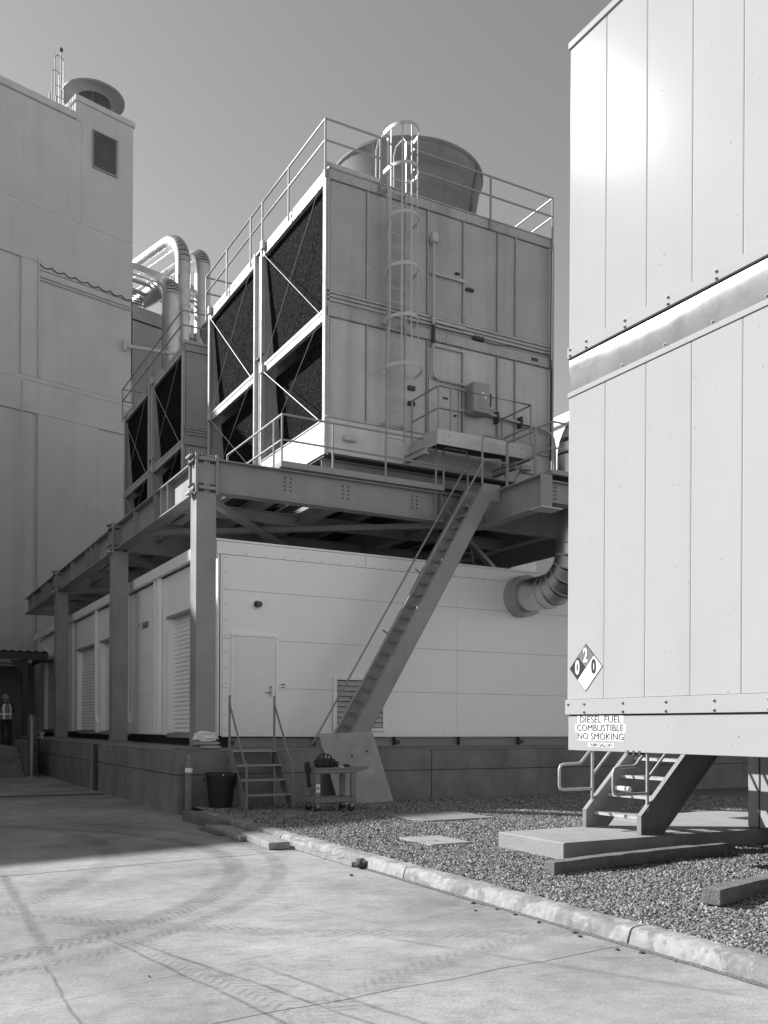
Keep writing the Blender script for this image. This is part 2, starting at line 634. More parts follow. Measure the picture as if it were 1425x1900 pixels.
# concrete yard: slabs with open joints
yard = bpy.data.objects.new('yard_pavement', None)
COL.objects.link(yard)
struct(yard)
ORG[yard.name] = Vector((0, 0, 0))
XE = 4.84
rows = [lambda x: -2 + 0 * x, lambda x: 4.65 + 0.10 * max(x, 0.0), lambda x: 5.30 + 0.326 * max(x, -0.5), lambda x: 10.35 + 0.137 * x, lambda x: 17.2 + 0.05 * x, lambda x: 24.0 + 0 * x, lambda x: 62 + 0 * x]
colsx = [-30, -3.2, XE]
rs = random.Random(3)
for i in range(len(rows) - 1):
    for j in range(2):
        g = 0.0028
        xa, xb = colsx[j] + g, colsx[j + 1] - (g if j < 1 else 0)
        nseg = 40
        lo = [(xa + (xb - xa) * k / nseg) for k in range(nseg + 1)]
        wob = lambda x, q: (0.03 if q == 1 else 0.012) * noise.noise(Vector((x * 2.3, q * 7.1, 0)))
        poly = [(x, rows[i](x) + g + wob(x, i)) for x in lo] + [(x, rows[i + 1](x) - g + wob(x, i + 1)) for x in reversed(lo)]
        dz = rs.uniform(-0.002, 0.002)
        MB().prism(poly, 'Z', -0.12, 0.0 + dz).build('concrete_slab', 'road_concrete', yard, bevel=0.003)

MB().prism([(4.846, 15.61), (5.13, 15.61), (5.13, 16.47), (4.846, 16.47)], 'Z', -0.12, 0.001).build('concrete_slab', 'road_concrete', yard, bevel=0.003)

MB().add([(-30, -2, -0.008), (XE, -2, -0.008), (XE, 62, -0.008), (-30, 62, -0.008)], [(0, 1, 2, 3)]).build('joint_dirt', 'dock_concrete', yard)

# kerb: rounded-nose stones with joints, worn paint
kerb = bpy.data.objects.new('kerb', None)
COL.objects.link(kerb)
struct(kerb)
ORG[kerb.name] = Vector((0, 0, 0))
def kerb_stone(y0, y1, gap=0.011):
    prof = [(4.86, -0.1), (4.862, 0.0), (4.876, 0.06), (4.888, 0.10), (4.904, 0.122), (4.93, 0.132), (5.00, 0.134), (5.07, 0.135), (5.10, 0.128), (5.12, -0.1)]
    n = max(2, int((y1 - y0) / 0.035))
    vs, fs = [], []
    k = len(prof)
    for i in range(n + 1):
        y = y0 + gap + (y1 - y0 - 2 * gap) * i / n
        for a, (x, z) in enumerate(prof):
            w = 0.004 * noise.noise(Vector((a * 0.7, y * 1.7, 2))) + 0.004 * noise.noise(Vector((a * 1.9, y * 9, 5)))
            chip = max(0.0, noise.noise(Vector((9.1, y * 3.1, a * 0.2))) - 0.25) * 0.07 if a in (3, 4, 5) else 0
            vs.append((x + (w + chip if a not in (0, 9) else 0), y, z + (w * 0.6 - chip * 0.6 if 0 < a < 9 else 0)))
    for i in range(n):
        for a in range(k - 1):
            fs.append((i * k + a, i * k + a + 1, (i + 1) * k + a + 1, (i + 1) * k + a))
    fs += [tuple(range(k)), tuple(reversed([n * k + a for a in range(k)]))]
    mb = MB().add(vs, fs)
    mb.smooth = True
    mb.build('kerb_stone', 'kerb_paint', kerb)
for a, b in ((-6, -1.5), (-1.5, 1.8), (1.8, 5.12), (5.12, 8.42), (8.42, 11.8), (11.8, 15.6)):
    kerb_stone(a, b)

dirt = MB()
vs, fs = [], []
nd_ = 260
for i in range(nd_ + 1):
    y = 3.0 + (15.5 - 3.0) * i / nd_
    w = 0.028 + 0.03 * max(0.0, noise.noise(Vector((y * 3.1, 1, 7)))) + 0.012 * noise.noise(Vector((y * 17, 4, 7)))
    vs += [(4.87, y, 0.016 + 0.006 * noise.noise(Vector((y * 9, 0, 1)))), (4.862 - max(w, 0.006), y, 0.0035)]
for i in range(nd_):
    fs.append((2 * i, 2 * i + 1, 2 * i + 3, 2 * i + 2))
o = dirt.add(vs, fs).build('kerb_dirt', 'gravel_bed')
tag(o, 'thin line of dark grit gathered along the kerb foot', 'grit', kind='stuff')

# gravel bed
struct(MB().add([(5.1, -25, 0.085), (60, -25, 0.085), (60, 16.5, 0.085), (5.1, 16.5, 0.085)], [(0, 1, 2, 3)]).build('gravel_bed', 'gravel_bed'))

def gravel(name, corners, density, smin, smax, seed, label):
    me = bpy.data.meshes.new(name)
    xs0, ys0, xs1, ys1 = corners
    nx, ny = 24, 40
    vs, fs = [], []
    for j in range(ny + 1):
        for i in range(nx + 1):
            x, y = xs0 + (xs1 - xs0) * i / nx, ys0 + (ys1 - ys0) * j / ny
            h = 0.022 * noise.noise(Vector((x * 0.9, y * 0.9, 1))) + 0.012 * noise.noise(Vector((x * 2.7, y * 2.7, 4)))
            if x < 5.2:
                h = 0.024 + h * 0.3
            vs.append((x, y, 0.108 + h))
    for j in range(ny):
        for i in range(nx):
            a = j * (nx + 1) + i
            fs.append((a, a + 1, a + nx + 2, a + nx + 1))
    me.from_pydata(vs, [], fs)
    me.materials.append(M('gravel_bed'))
    o = bpy.data.objects.new(name, me)
    COL.objects.link(o)
    tag(o, label, 'gravel', kind='stuff')
    ng = bpy.data.node_groups.new(name, 'GeometryNodeTree')
    ng.interface.new_socket('Geometry', in_out='INPUT', socket_type='NodeSocketGeometry')
    ng.interface.new_socket('Geometry', in_out='OUTPUT', socket_type='NodeSocketGeometry')
    nd, lk = ng.nodes, ng.links
    gi, go = nd.new('NodeGroupInput'), nd.new('NodeGroupOutput')
    dp = nd.new('GeometryNodeDistributePointsOnFaces')
    dp.inputs['Density'].default_value = density
    dp.inputs['Seed'].default_value = seed
    ico = nd.new('GeometryNodeMeshIcoSphere')
    ico.inputs['Radius'].default_value = 1.0
    ico.inputs['Subdivisions'].default_value = 1
    sp = nd.new('GeometryNodeSetPosition')
    rv0 = nd.new('FunctionNodeRandomValue')
    rv0.data_type = 'FLOAT_VECTOR'
    rv0.inputs[0].default_value = (-0.28, -0.28, -0.28)
    rv0.inputs[1].default_value = (0.28, 0.28, 0.28)
    lk.new(ico.outputs[0], sp.inputs['Geometry'])
    lk.new(rv0.outputs[0], sp.inputs['Offset'])
    sm = nd.new('GeometryNodeSetMaterial')
    sm.inputs['Material'].default_value = M('gravel_stone')
    lk.new(sp.outputs[0], sm.inputs[0])
    iop = nd.new('GeometryNodeInstanceOnPoints')
    rr = nd.new('FunctionNodeRandomValue')
    rr.data_type = 'FLOAT_VECTOR'
    rr.inputs[1].default_value = (6.28, 6.28, 6.28)
    rsf = nd.new('FunctionNodeRandomValue')
    rsf.data_type = 'FLOAT'
    rsf.inputs['Seed'].default_value = 9
    pw = nd.new('ShaderNodeMath')
    pw.operation = 'POWER'
    pw.inputs[1].default_value = 2.6
    lk.new(rsf.outputs[1], pw.inputs[0])
    mr = nd.new('ShaderNodeMapRange')
    mr.inputs[3].default_value = smin
    mr.inputs[4].default_value = smax
    lk.new(pw.outputs[0], mr.inputs[0])
    rsv = nd.new('FunctionNodeRandomValue')
    rsv.data_type = 'FLOAT_VECTOR'
    rsv.inputs[0].default_value = (0.7, 0.7, 0.5)
    rsv.inputs[1].default_value = (1.35, 1.2, 0.9)
    rsv.inputs['Seed'].default_value = 5
    rsn = nd.new('ShaderNodeVectorMath')
    rsn.operation = 'SCALE'
    lk.new(rsv.outputs[0], rsn.inputs[0])
    lk.new(mr.outputs[0], rsn.inputs['Scale'])
    tx = nd.new('ShaderNodeTexNoise')
    tx.inputs['Scale'].default_value = 0.9
    tx.inputs['Detail'].default_value = 4
    pn = nd.new('GeometryNodeInputPosition')
    lk.new(pn.outputs[0], tx.inputs['Vector'])
    dm = nd.new('ShaderNodeMapRange')
    dm.inputs[1].default_value = 0.36
    dm.inputs[2].default_value = 0.5
    dm.inputs[3].default_value = density * 0.45
    dm.inputs[4].default_value = density
    lk.new(tx.outputs['Fac'], dm.inputs[0])
    lk.new(dm.outputs[0], dp.inputs['Density'])
    lk.new(gi.outputs[0], dp.inputs[0])
    lk.new(dp.outputs[0], iop.inputs['Points'])
    lk.new(sm.outputs[0], iop.inputs['Instance'])
    lk.new(rr.outputs[0], iop.inputs['Rotation'])
    lk.new(rsn.outputs[0], iop.inputs['Scale'])
    jn = nd.new('GeometryNodeJoinGeometry')
    lk.new(gi.outputs[0], jn.inputs[0])
    lk.new(iop.outputs[0], jn.inputs[0])
    lk.new(jn.outputs[0], go.inputs[0])
    md = o.modifiers.new('scatter', 'NODES')
    md.node_group = ng
    return o
gravel('gravel', (5.06, 2.5, 11.5, 10.5), 3600, 0.006, 0.021, 1, 'crushed grey gravel spread between the kerb and the concrete pad')
gravel('gravel', (5.06, 10.5, 16.0, 16.46), 1800, 0.009, 0.024, 2, 'crushed grey gravel in the shade along the dock wall')

# ------------------------------------------------------------------ loading dock
DX, DY, DZ = 4.80, 16.48, 1.15
dock = thing('loading_dock', 'long raised concrete loading dock with a pour line along its walls', 'dock', (DX, DY, 0))
B(DX + 0.06, DY + 0.06, -0.1, 40, 62, DZ - 0.03).build('dock_core', 'dock_concrete', dock)
B(DX - 0.0, DY - 0.0, DZ - 0.028, 40, 62.1, DZ).build('deck', 'dock_concrete', dock, bevel=0.008)
def dock_panel_x(y0, y1):          # wall facing -X
    B(DX + 0.005, y0, -0.08, DX + 0.058, y1, 0.695).build('wall_panel', 'dock_concrete', dock, bevel=0.006)
    B(DX + 0.0, y0, 0.71, DX + 0.058, y1, DZ - 0.03).build('wall_panel', 'dock_concrete', dock, bevel=0.006)
for a, b in ((16.54, 23.12), (23.82, 32.0), (33.0, 62)):
    dock_panel_x(a, b)
for a, b in ((DX + 0.0, 10.2), (10.21, 15.6), (15.61, 40)):
    B(a, DY + 0.005, -0.08, b - 0.01, DY + 0.058, 0.695).build('wall_panel', 'dock_concrete', dock, bevel=0.006)
    B(a, DY + 0.0, 0.71, b - 0.01, DY + 0.058, DZ - 0.03).build('wall_panel', 'dock_concrete', dock, bevel=0.006)
# steel expansion guards
for ya, yb in ((23.12, 23.82), (32.0, 33.0)):
    B(DX + 0.02, ya + 0.02, -0.05, DX + 0.055, yb - 0.02, DZ - 0.035).build('joint_filler', 'dark_steel', dock)
    B(DX - 0.05, ya + 0.0, -0.05, DX + 0.05, ya + 0.07, DZ - 0.03).build('corner_guard', 'dark_steel', dock, bevel=0.004)
    B(DX - 0.05, yb - 0.07, -0.05, DX + 0.05, yb + 0.0, DZ - 0.03).build('corner_guard', 'steel_paint', dock, bevel=0.004)
B(DX - 0.02, DY - 0.02, DZ - 0.04, DX + 0.12, DY + 0.1, DZ - 0.02).build('corner_plate', 'dock_concrete', dock)
# low kerb block on the dock edge beside the column
B(4.95, 16.6, DZ, 5.3, 17.3, DZ + 0.05).build('plinth_block', 'dock_concrete', dock, bevel=0.01)
# drain strip in the yard
dr = B(2.0, 21.9, 0.004, 4.7, 22.25, 0.01).build('drain_strip', 'dark_steel')
tag(dr, 'dark drain strip across the yard near the dock wall', 'drain')

# ------------------------------------------------------------------ tall concrete building on the left
HD = math.radians(75.3)
WD = Vector((math.sin(HD), math.cos(HD), 0))
WN = Vector((-WD.y, WD.x, 0))
WO = WN * 40.0
RZB = math.atan2(WD.y, WD.x)
bld = thing('concrete_building', 'tall windowless concrete building with recessed wall panels on the left', 'building', tuple(WO), RZB)
def bb(name, s0, n0, z0, s1, n1, z1, m='stucco', parent=None, bevel=0.0):
    """box in the building's frame: s along the wall, n depth behind the wall plane"""
    return B(s0, n0, z0, s1, n1, z1).build(name, m, parent or bld, local=True, bevel=bevel)
bb('wall_core', 7.2, 0.10, -0.1, 21.44, 22, 28.7)
# the building goes on to the left with two lower wings
bb('wing_wall', -0.0, 0.02, -0.1, 7.19, 22, 23.1)
bb('wing_wall', -60, 0.04, -0.1, -0.02, 22, 21.35)
# upper wall panels
bb('wall_panel', 7.2, 0.0, 24.24, 18.96, 0.099, 28.82, bevel=0.01)
bb('wall_panel', 18.967, 0.0, 24.24, 21.5, 0.099, 29.70, bevel=0.006)
bb('wall_joint', 7.2, 0.014, 24.14, 21.46, 0.098, 24.238, 'stucco_trim')
bb('wall_panel', 7.2, 0.0, 21.85, 21.5, 0.099, 24.138, bevel=0.006)
bb('wall_panel', 16.985, 0.0, 21.55, 21.5, 0.099, 21.848)
bb('pilaster', 16.25, 0.0, 16.78, 16.98, 0.099, 21.84, bevel=0.01)
bb('wall_panel', 7.2, 0.0, 16.56, 21.5, 0.099, 16.77, bevel=0.01)
bb('wall_joint', 7.2, 0.02, 16.47, 21.46, 0.098, 16.558, 'stucco_trim')
bb('wall_panel', 7.2, 0.0, 15.2, 21.5, 0.099, 16.468, bevel=0.01)
bb('pilaster', 17.0, 0.0, 0, 19.8, 0.099, 15.19, bevel=0.01)
bb('recessed_panel', 17.05, 0.06, 16.8, 21.46, 0.099, 21.54)
# corner return of the wall
bb('wall_end', 21.445, 0.1, -0.1, 21.495, 22, 28.8)
# roof parapet and penthouse
bb('coping', 7.1, -0.10, 28.83, 18.67, 0.6, 29.14, 'stucco_trim', bevel=0.02)
bb('penthouse_wall', 18.68, 0.1, 28.83, 21.49, 6.0, 29.70)
bb('penthouse_wall', 18.68, 0.0, 28.83, 18.966, 0.099, 29.70)
bb('coping', 18.62, -0.08, 29.705, 21.58, 6.1, 29.97, 'stucco_trim', bevel=0.02)
bb('roof', 7.2, 0.6, 28.70, 21.4, 22, 28.75, 'stucco_trim')
bb('parapet_back', 18.0, 0.62, 28.83, 18.6, 1.3, 29.4, 'white_trim')
# louvred vent high on the wall
vent = bb('vent_backing', 19.46, -0.004, 27.0, 20.70, -0.001, 28.74, 'dark_void')
for z0, z1, s0, s1 in ((27.0, 27.06, 19.46, 20.7), (28.68, 28.74, 19.46, 20.7), (27.06, 28.68, 19.46, 19.50), (27.06, 28.68, 20.60, 20.70)):
    bb('vent_frame', s0, -0.07, z0, s1, -0.005, z1, 'steel_paint', vent)
slat0 = None
for k in range(20):
    z = 27.10 + k * 0.079
    if slat0 is None:
        slat0 = MB().add([(19.5, -0.06, z - 0.012), (20.6, -0.06, z - 0.012), (20.6, -0.02, z + 0.04), (19.5, -0.02, z + 0.04),
                          (19.5, -0.055, z - 0.018), (20.6, -0.055, z - 0.018), (20.6, -0.015, z + 0.034), (19.5, -0.015, z + 0.034)],
                         [(0, 1, 2, 3), (7, 6, 5, 4), (0, 4, 5, 1), (3, 2, 6, 7), (0, 3, 7, 4), (1, 5, 6, 2)]).build('vent_slat', 'steel_paint', vent, local=True)
    else:
        share(slat0, vent, (0, 0, k * 0.079))
# scalloped cable and conduits over the recessed bay
pts = []
for k in range(73):
    s = 17.02 + (21.46 - 17.02) * k / 72
    ph = (k % 9) / 9.0
    pts.append((s, -0.03, 21.78 - 0.035 * (s - 17) - 0.12 * math.sin(math.pi * ph)))
MB().tube(pts, 0.022, 6).build('scalloped_cable', 'dark_steel', bld, local=True)
MB().tube([(17.0, -0.03, 21.24), (21.46, -0.03, 21.24)], 0.03, 6).build('conduit', 'stucco_trim', bld, local=True)
MB().tube([(17.0, -0.03, 21.10), (21.46, -0.03, 21.10)], 0.03, 6).build('conduit', 'stucco_trim', bld, local=True)
MB().tube([(17.0, -0.03, 16.8), (17.0, -0.03, 22.0)], 0.035, 6).build('conduit', 'stucco_trim', bld, local=True)
MB().tube([(16.3, -0.03, 16.5), (16.3, -0.03, 0)], 0.03, 6).build('conduit', 'stucco_trim', bld, local=True)

def on_wall(s, n, z):
    p = WN * (40 + n) + WD * s
    return (p.x, p.y, z)

# dish-shaped cowl on the roof
cw = thing('roof_exhaust_cowl', 'wide dish-shaped exhaust cowl on a round stack on the roof', 'vent', on_wall(20.95, 3.0, 29.9))
c = on_wall(20.95, 3.0, 0)
MB().lathe([(0.82, 28.7), (0.82, 32.2), (0.84, 32.3)], c, 32).build('stack', 'dark_steel', cw)
MB().lathe([(0.83, 32.12), (0.90, 32.24), (1.02, 32.30), (1.25, 32.30), (1.44, 32.24), (1.49, 32.20), (1.50, 32.28), (1.40, 32.35), (1.10, 32.40), (0.84, 32.36)], c, 48, cap=False).build('flared_rim', 'cowl_steel', cw)
for k in range(6):
    a = k * math.pi / 3 + 0.3
    MB().bar((c[0] + 0.83 * math.cos(a), c[1] + 0.83 * math.sin(a), 29.4), (c[0] + 0.83 * math.cos(a), c[1] + 0.83 * math.sin(a), 32.1), 0.05, 0.02).build('stack_rib', 'cowl_steel', cw)

# roof ladder loops and lightning rod
rl = thing('roof_ladder', 'thin roof ladder with hooped tops beside the dish cowl', 'ladder', on_wall(18.3, 1.2, 28.8))
def roof_loop(s0, s1, ztop):
    a, b = Vector(on_wall(s0, 1.2, 28.8)), Vector(on_wall(s1, 1.2, 28.8))
    mid = (a + b) / 2
    r = (b - a).length / 2
    pts = [a, Vector((a.x, a.y, ztop))] + arc((mid.x, mid.y, ztop), (a - mid).normalized(), (0, 0, 1), r, 0, math.pi, 8)[1:-1] + [Vector((b.x, b.y, ztop)), b]
    MB().tube(pts, 0.022, 6).build('hoop_rail', 'rail_steel', rl)
roof_loop(18.22, 18.62, 32.0)
roof_loop(18.10, 18.42, 31.3)
for z in (29.3, 29.8, 30.3, 30.8):
    MB().tube([on_wall(18.22, 1.2, z), on_wall(18.62, 1.2, z)], 0.02, 6).build('rung', 'rail_steel', rl)
lr = thing('lightning_rod', 'thin lightning rod with a ball tip on the roof', 'rod', on_wall(18.42, 1.0, 28.8))
MB().tube([on_wall(18.42, 1.0, 28.8), on_wall(18.42, 1.0, 32.3)], 0.025, 6).build('rod', 'rail_steel', lr)
MB().lathe([(0.01, -0.12), (0.08, -0.05), (0.09, 0.03), (0.01, 0.12)], on_wall(18.42, 1.0, 32.36), 10).build('ball_tip', 'dark_steel', lr)
rp = thing('roof_post', 'short pair of thin posts on the parapet edge', 'post', on_wall(17.9, 0.9, 28.8))
for s in (17.86, 18.16):
    MB().tube([on_wall(s, 0.9, 28.8), on_wall(s, 0.9, 30.1)], 0.04, 6).build('post', 'rail_steel', rp)

# lower annex behind the tall building
anx = thing('annex_building', 'lower pale annex wall behind the tall building, below the ducts', 'building', on_wall(27, 6, 0), RZB)
for nm, a in (('wall', (-6.5, 0.02, 0, 60, 8, 23.55)), ('parapet', (-6.5, -0.04, 23.62, 60, 0.25, 24.35))):
    B(*a).build(nm, 'stucco', anx, local=True, bevel=0.01)
B(-6.5, 0.0, 23.555, 60, 0.2, 23.615).build('wall_joint', 'dark_steel', anx, local=True)

# pipe racks and ducts seen above the second tower
def duct_path(s, n, ztop, R, run, zbot=16.0):
    p0 = Vector(on_wall(s, n, zbot))
    p1 = Vector(on_wall(s, n, ztop - R))
    c = Vector(on_wall(s, n + R, ztop - R))
    pts = [p0, p1] + arc(c, -WN, (0, 0, 1), R, 0, math.pi / 2, 10)[1:]
    pts.append(pts[-1] + WN * run)
    return pts
def duct(label, s, n, ztop, R, r, run, grp):
    t = thing('exhaust_duct', label, 'duct', on_wall(s, n, 16.0), group=grp)
    pts = duct_path(s, n, ztop, R, run)
    MB().tube(pts[:2], r, 20).build('riser', 'duct_cladding', t)
    el = pts[1:12]
    for k in range(len(el) - 1):
        MB().tube([el[k], el[k + 1]], [r * 1.004, r * 1.004], 20).build('elbow_gore', 'duct_cladding', t)
    MB().tube([el[-1], pts[-1]], r, 20).build('run', 'duct_cladding', t)
    for z in (21.0, 24.2):
        if z < pts[1].z:
            MB().lathe([(r * 1.01, -0.04), (r * 1.05, -0.03), (r * 1.05, 0.03), (r * 1.01, 0.04)], (pts[0].x, pts[0].y, z), 20).build('clamp_band', 'duct_cladding', t)
duct('tall gooseneck duct arching over towards the building, leftmost at its top', 26.62, 4.0, 28.15, 1.6, 0.40, 7.0, 'ducts behind the towers')
duct('tall duct with a short elbow, beside the cooling tower railing', 27.84, 4.0, 27.45, 0.62, 0.44, 7.0, 'ducts behind the towers')
duct('stout lower duct with its elbow in front of the gooseneck', 25.55, 3.4, 24.95, 0.7, 0.47, 7.0, 'ducts behind the towers')
rk = thing('pipe_rack', 'steel pipe rack beam with small pipes under the gooseneck duct', 'pipe rack', on_wall(25.5, 5.0, 22))
def wbar(n0, s0, s1, z, w, h, nm, m='galvanized_frame'):
    MB().bar(on_wall(s0, n0, z), on_wall(s1, n0, z), w, h).build(nm, m, rk)
wbar(5.2, 22.5, 29.0, 26.0, 0.25, 0.34, 'rack_beam')
wbar(5.2, 22.5, 29.0, 25.6, 0.12, 0.10, 'rack_beam')
for nn, z, r in ((5.0, 25.2, 0.10), (5.4, 24.85, 0.12)):
    MB().tube([on_wall(22.5, nn, z), on_wall(29, nn, z)], r, 10).build('pipe', 'galvanized_frame', rk)
for s in (24.2, 26.5, 28.6):
    MB().bar(on_wall(s, 5.25, 20), on_wall(s, 5.25, 25.9), 0.18, 0.18).build('rack_post', 'dark_steel', rk)
rr = thing('parapet_railing', 'low railing of parallel pipes along the annex parapet', 'railing', on_wall(25, 5.9, 24.3))
for k in range(4):
    MB().tube([on_wall(22.0, 5.92, 24.45 + k * 0.16), on_wall(25.4, 5.92, 24.45 + k * 0.16)], 0.035, 8).build('rail', 'dark_steel', rr)
for s in (23.0, 25.1):
    MB().tube([on_wall(s, 5.86, 24.2), on_wall(s, 5.86, 25.3)], 0.035, 6).build('post', 'rail_steel', rr)
bk = thing('bracket_arm', 'horizontal bracket arm sticking out from the building corner', 'bracket', on_wall(21.0, -0.2, 19.3))
p = Vector(on_wall(21.05, -0.15, 19.3))
MB().bar(p, p + Vector((2.9, -0.3, 0)), 0.1, 0.14).build('arm', 'galvanized_frame', bk)
MB().bar(p + Vector((0, 0, -0.25)), p + Vector((0, 0, 0.3)), 0.12, 0.12, up=(1, 0, 0)).build('mount_plate', 'galvanized_frame', bk)

# far building seen in the gap beside the tank
far = thing('distant_building', 'far white building edge between the tower and the tank', 'building', (42, 44, 0))
B(36.0, 32, 0, 60, 46, 19.6).build('wall', 'white_trim', far)
B(35.8, 31.8, 19.62, 60.2, 46.2, 20.2).build('coping', 'white_trim', far, bevel=0.02)

# unseen building added on the left to deepen the yard's shade
sb_ = thing('shade_building', 'unseen building added beyond the left edge to shade the yard', 'building', (-12, 30, 0))
B(-24, 20.6, 0, -4.2, 30.2, 6.7).build('wall', 'stucco', sb_)
B(-24, 30.3, 0, -3.4, 41.0, 12.4).build('wall', 'stucco', sb_)
B(-24, 20.5, 6.71, -4.1, 30.2, 6.85).build('coping', 'stucco_trim', sb_)

# canopy and steps at the far left
can = thing('entry_canopy', 'dark corrugated canopy on a steel post at the far left', 'canopy', (5.5, 39.5, 0))
B(-4, 37.9, 4.10, 5.95, 37.98, 4.38).build('fascia', 'dark_steel', can)
B(5.88, 37.99, 4.10, 5.95, 41.5, 4.38).build('fascia', 'dark_steel', can)
n = 34
vs, fs = [], []
for i in range(n * 2 + 1):
    x = -4 + 9.98 * i / (n * 2)
    z = 4.39 + (0.06 if i % 2 else 0.0)
    vs += [(x, 37.85, z), (x, 41.6, z + 0.15)]
for i in range(n * 2):
    fs.append((2 * i, 2 * i + 2, 2 * i + 3, 2 * i + 1))
MB().add(vs, fs).build('corrugated_roof', 'roof_dark', can)
for x in (5.15, -1.5):
    B(x - 0.1, 37.99, 0, x + 0.1, 38.19, 4.1).build('post', 'dark_steel', can)
    MB().prism([(x - 0.1, 3.6), (x - 0.55, 4.09), (x - 0.1, 4.09)], 'Y', 38.05, 38.12).build('knee_brace', 'dark_steel', can)
B(-4, 41.7, 0, 6.0, 41.9, 4.2).build('back_wall', 'dock_concrete', can)
B(-4, 38.3, 3.85, 5.0, 38.42, 3.95).build('light_tray', 'steel_paint', can)
st = thing('concrete_steps', 'wide shaded concrete steps at the far left below the canopy', 'steps', (2, 31, 0))
for k in range(5):
    B(-6, 30.3 + 0.32 * k, 0.0 + 0.176 * k if k else -0.05, 4.1, 38.0, 0.176 * (k + 1)).build('step', 'dock_concrete', st, bevel=0.012)
B(4.12, 30.1, -0.05, 4.45, 33.0, 1.10).build('cheek_wall', 'dock_concrete', st, bevel=0.012)
bo = thing('bollard', 'round steel pipe bollard at the foot of the steps', 'bollard', (4.22, 29.9, 0))
MB().lathe([(0.13, -0.05), (0.13, 1.78), (0.11, 1.86), (0.06, 1.90), (0.01, 1.91)], (4.25, 29.9, 0), 20).build('pipe', 'bollard_steel', bo)
MB().lathe([(0.19, 0), (0.19, 0.03), (0.14, 0.035)], (4.25, 29.9, 0), 20).build('base_flange', 'steel_paint', bo)
vp = thing('vent_pipe', 'short capped vent pipe on the far dock corner', 'pipe', (4.95, 32.6, DZ))
MB().lathe([(0.05, 0), (0.05, 0.14), (0.1, 0.15), (0.1, 0.2), (0.02, 0.21)], (4.95, 32.6, DZ), 12).build('pipe', 'bright_galvanized', vp)

# ================================================================== STEEL PLATFORM
PT, PH = 6.85, 0.65                     # top of steel, main beam depth
CX0, CY0, CW = 5.50, 17.60, 0.40        # first column corner, column size
COLS_Y = (17.60, 24.75, 33.30)
plat = thing('steel_platform', 'grey steel platform on box columns carrying the cooling towers', 'platform', (5.7, 17.8, DZ))
def column(x, y, cap=True):
    c = B(x, y, DZ + 0.03, x + CW, y + CW, PT - PH - 0.03).build('column', 'steel_paint', plat, bevel=0.012)
    B(x - 0.1, y - 0.1, DZ, x + CW + 0.1, y + CW + 0.1, DZ + 0.03).build('base_plate', 'steel_paint', c)
    if not cap:
        return
    # bolted moment connection: collar plates, stiffeners and bolt blocks
    z0, z1 = PT - PH - 0.08, PT + 0.06
    cc = B(x + 0.012, y + 0.012, PT - PH - 0.028, x + CW - 0.012, y + CW - 0.012, PT + 0.0).build('connection_core', 'steel_paint', plat)
    for ex, ey in ((x - 0.03, y - 0.03), (x + CW - 0.02, y - 0.03), (x - 0.03, y + CW - 0.02), (x + CW - 0.02, y + CW - 0.02)):
        B(ex, ey, z0, ex + 0.05, ey + 0.05, z1).build('corner_angle', 'steel_paint', cc, bevel=0.006)
    for zc in (PT - 0.05, PT - PH + 0.04):
        B(x + 0.03, y - 0.055, zc - 0.035, x + CW - 0.03, y + 0.01, zc + 0.035).build('flange_plate', 'steel_paint', cc, bevel=0.006)
        B(x - 0.055, y + 0.03, zc - 0.035, x + 0.01, y + CW - 0.03, zc + 0.035).build('flange_plate', 'steel_paint', cc, bevel=0.006)
        bl = MB()
        for t in (0.06, 0.11, CW - 0.11, CW - 0.06):
            for dz in (-0.06, 0.06):
                bl.lathe([(0.022, 0), (0.022, -0.028), (0.012, -0.04)], (x + t, y - 0.055 + (0.05 if abs(dz) > 0.05 else 0), zc + dz), 6, axis='Y')
                bl.lathe([(0.022, 0), (0.022, -0.028), (0.012, -0.04)], (x - 0.03, y + t, zc + dz), 6, axis='X')
        bl.build('bolt_heads', 'dark_steel', cc, kind='stuff')
    B(x - 0.12, y + 0.05, PT + 0.0, x - 0.03, y + CW - 0.05, PT + 0.03).build('splice_lug', 'bright_galvanized', cc)
    B(x - 0.13, y + 0.05, PT - PH - 0.07, x - 0.03, y + CW - 0.05, PT - PH - 0.03).build('splice_lug', 'bright_galvanized', cc)
for y in COLS_Y:
    column(CX0, y)
for y in COLS_Y:
    column(18.4, y, False)
def beam(p, q, w=0.30, h=PH, nm='beam', m='steel_paint'):
    return MB().ibeam(p, q, w, h).build(nm, m, plat)
LX = CX0 + CW / 2
FY = CY0 + CW / 2
# main left beam in spans between the columns
spans = [(CY0 + CW + 0.01, COLS_Y[1] - 0.01), (COLS_Y[1] + CW + 0.01, COLS_Y[2] - 0.01), (COLS_Y[2] + CW + 0.01, 41.3)]
for a, b in spans:
    bm_ = beam((LX, a, PT), (LX, b, PT), nm='edge_beam')
    for f in (0.28, 0.36, 0.44, 0.72):
        y = a + (b - a) * f
        B(LX - 0.14, y - 0.01, PT - PH + 0.026, LX + 0.14, y + 0.01, PT - 0.026).build('stiffener', 'steel_paint', bm_)
# front beam
fb = beam((CX0 + CW + 0.01, FY, PT), (18.4, FY, PT), nm='edge_beam')
def bolts_y(x, z0, n, dz, y, parent, cols=(0, 0.13)):
    bl = MB()
    for cdx in cols:
        for k in range(n):
            bl.lathe([(0.017, 0), (0.017, -0.014), (0.008, -0.02)], (x + cdx, y, z0 - k * dz), 6, axis='Y')
    bl.build('bolt_heads', 'dark_steel', parent, kind='stuff')
for x in (7.42, 8.75, 10.45):
    bolts_y(x, PT - 0.14, 4, 0.085, FY - 0.011, fb)
for x in (11.0, 11.15):
    B(x, FY - 0.14, PT - PH + 0.026, x + 0.015, FY + 0.14, PT - 0.026).build('stiffener', 'steel_paint', fb)
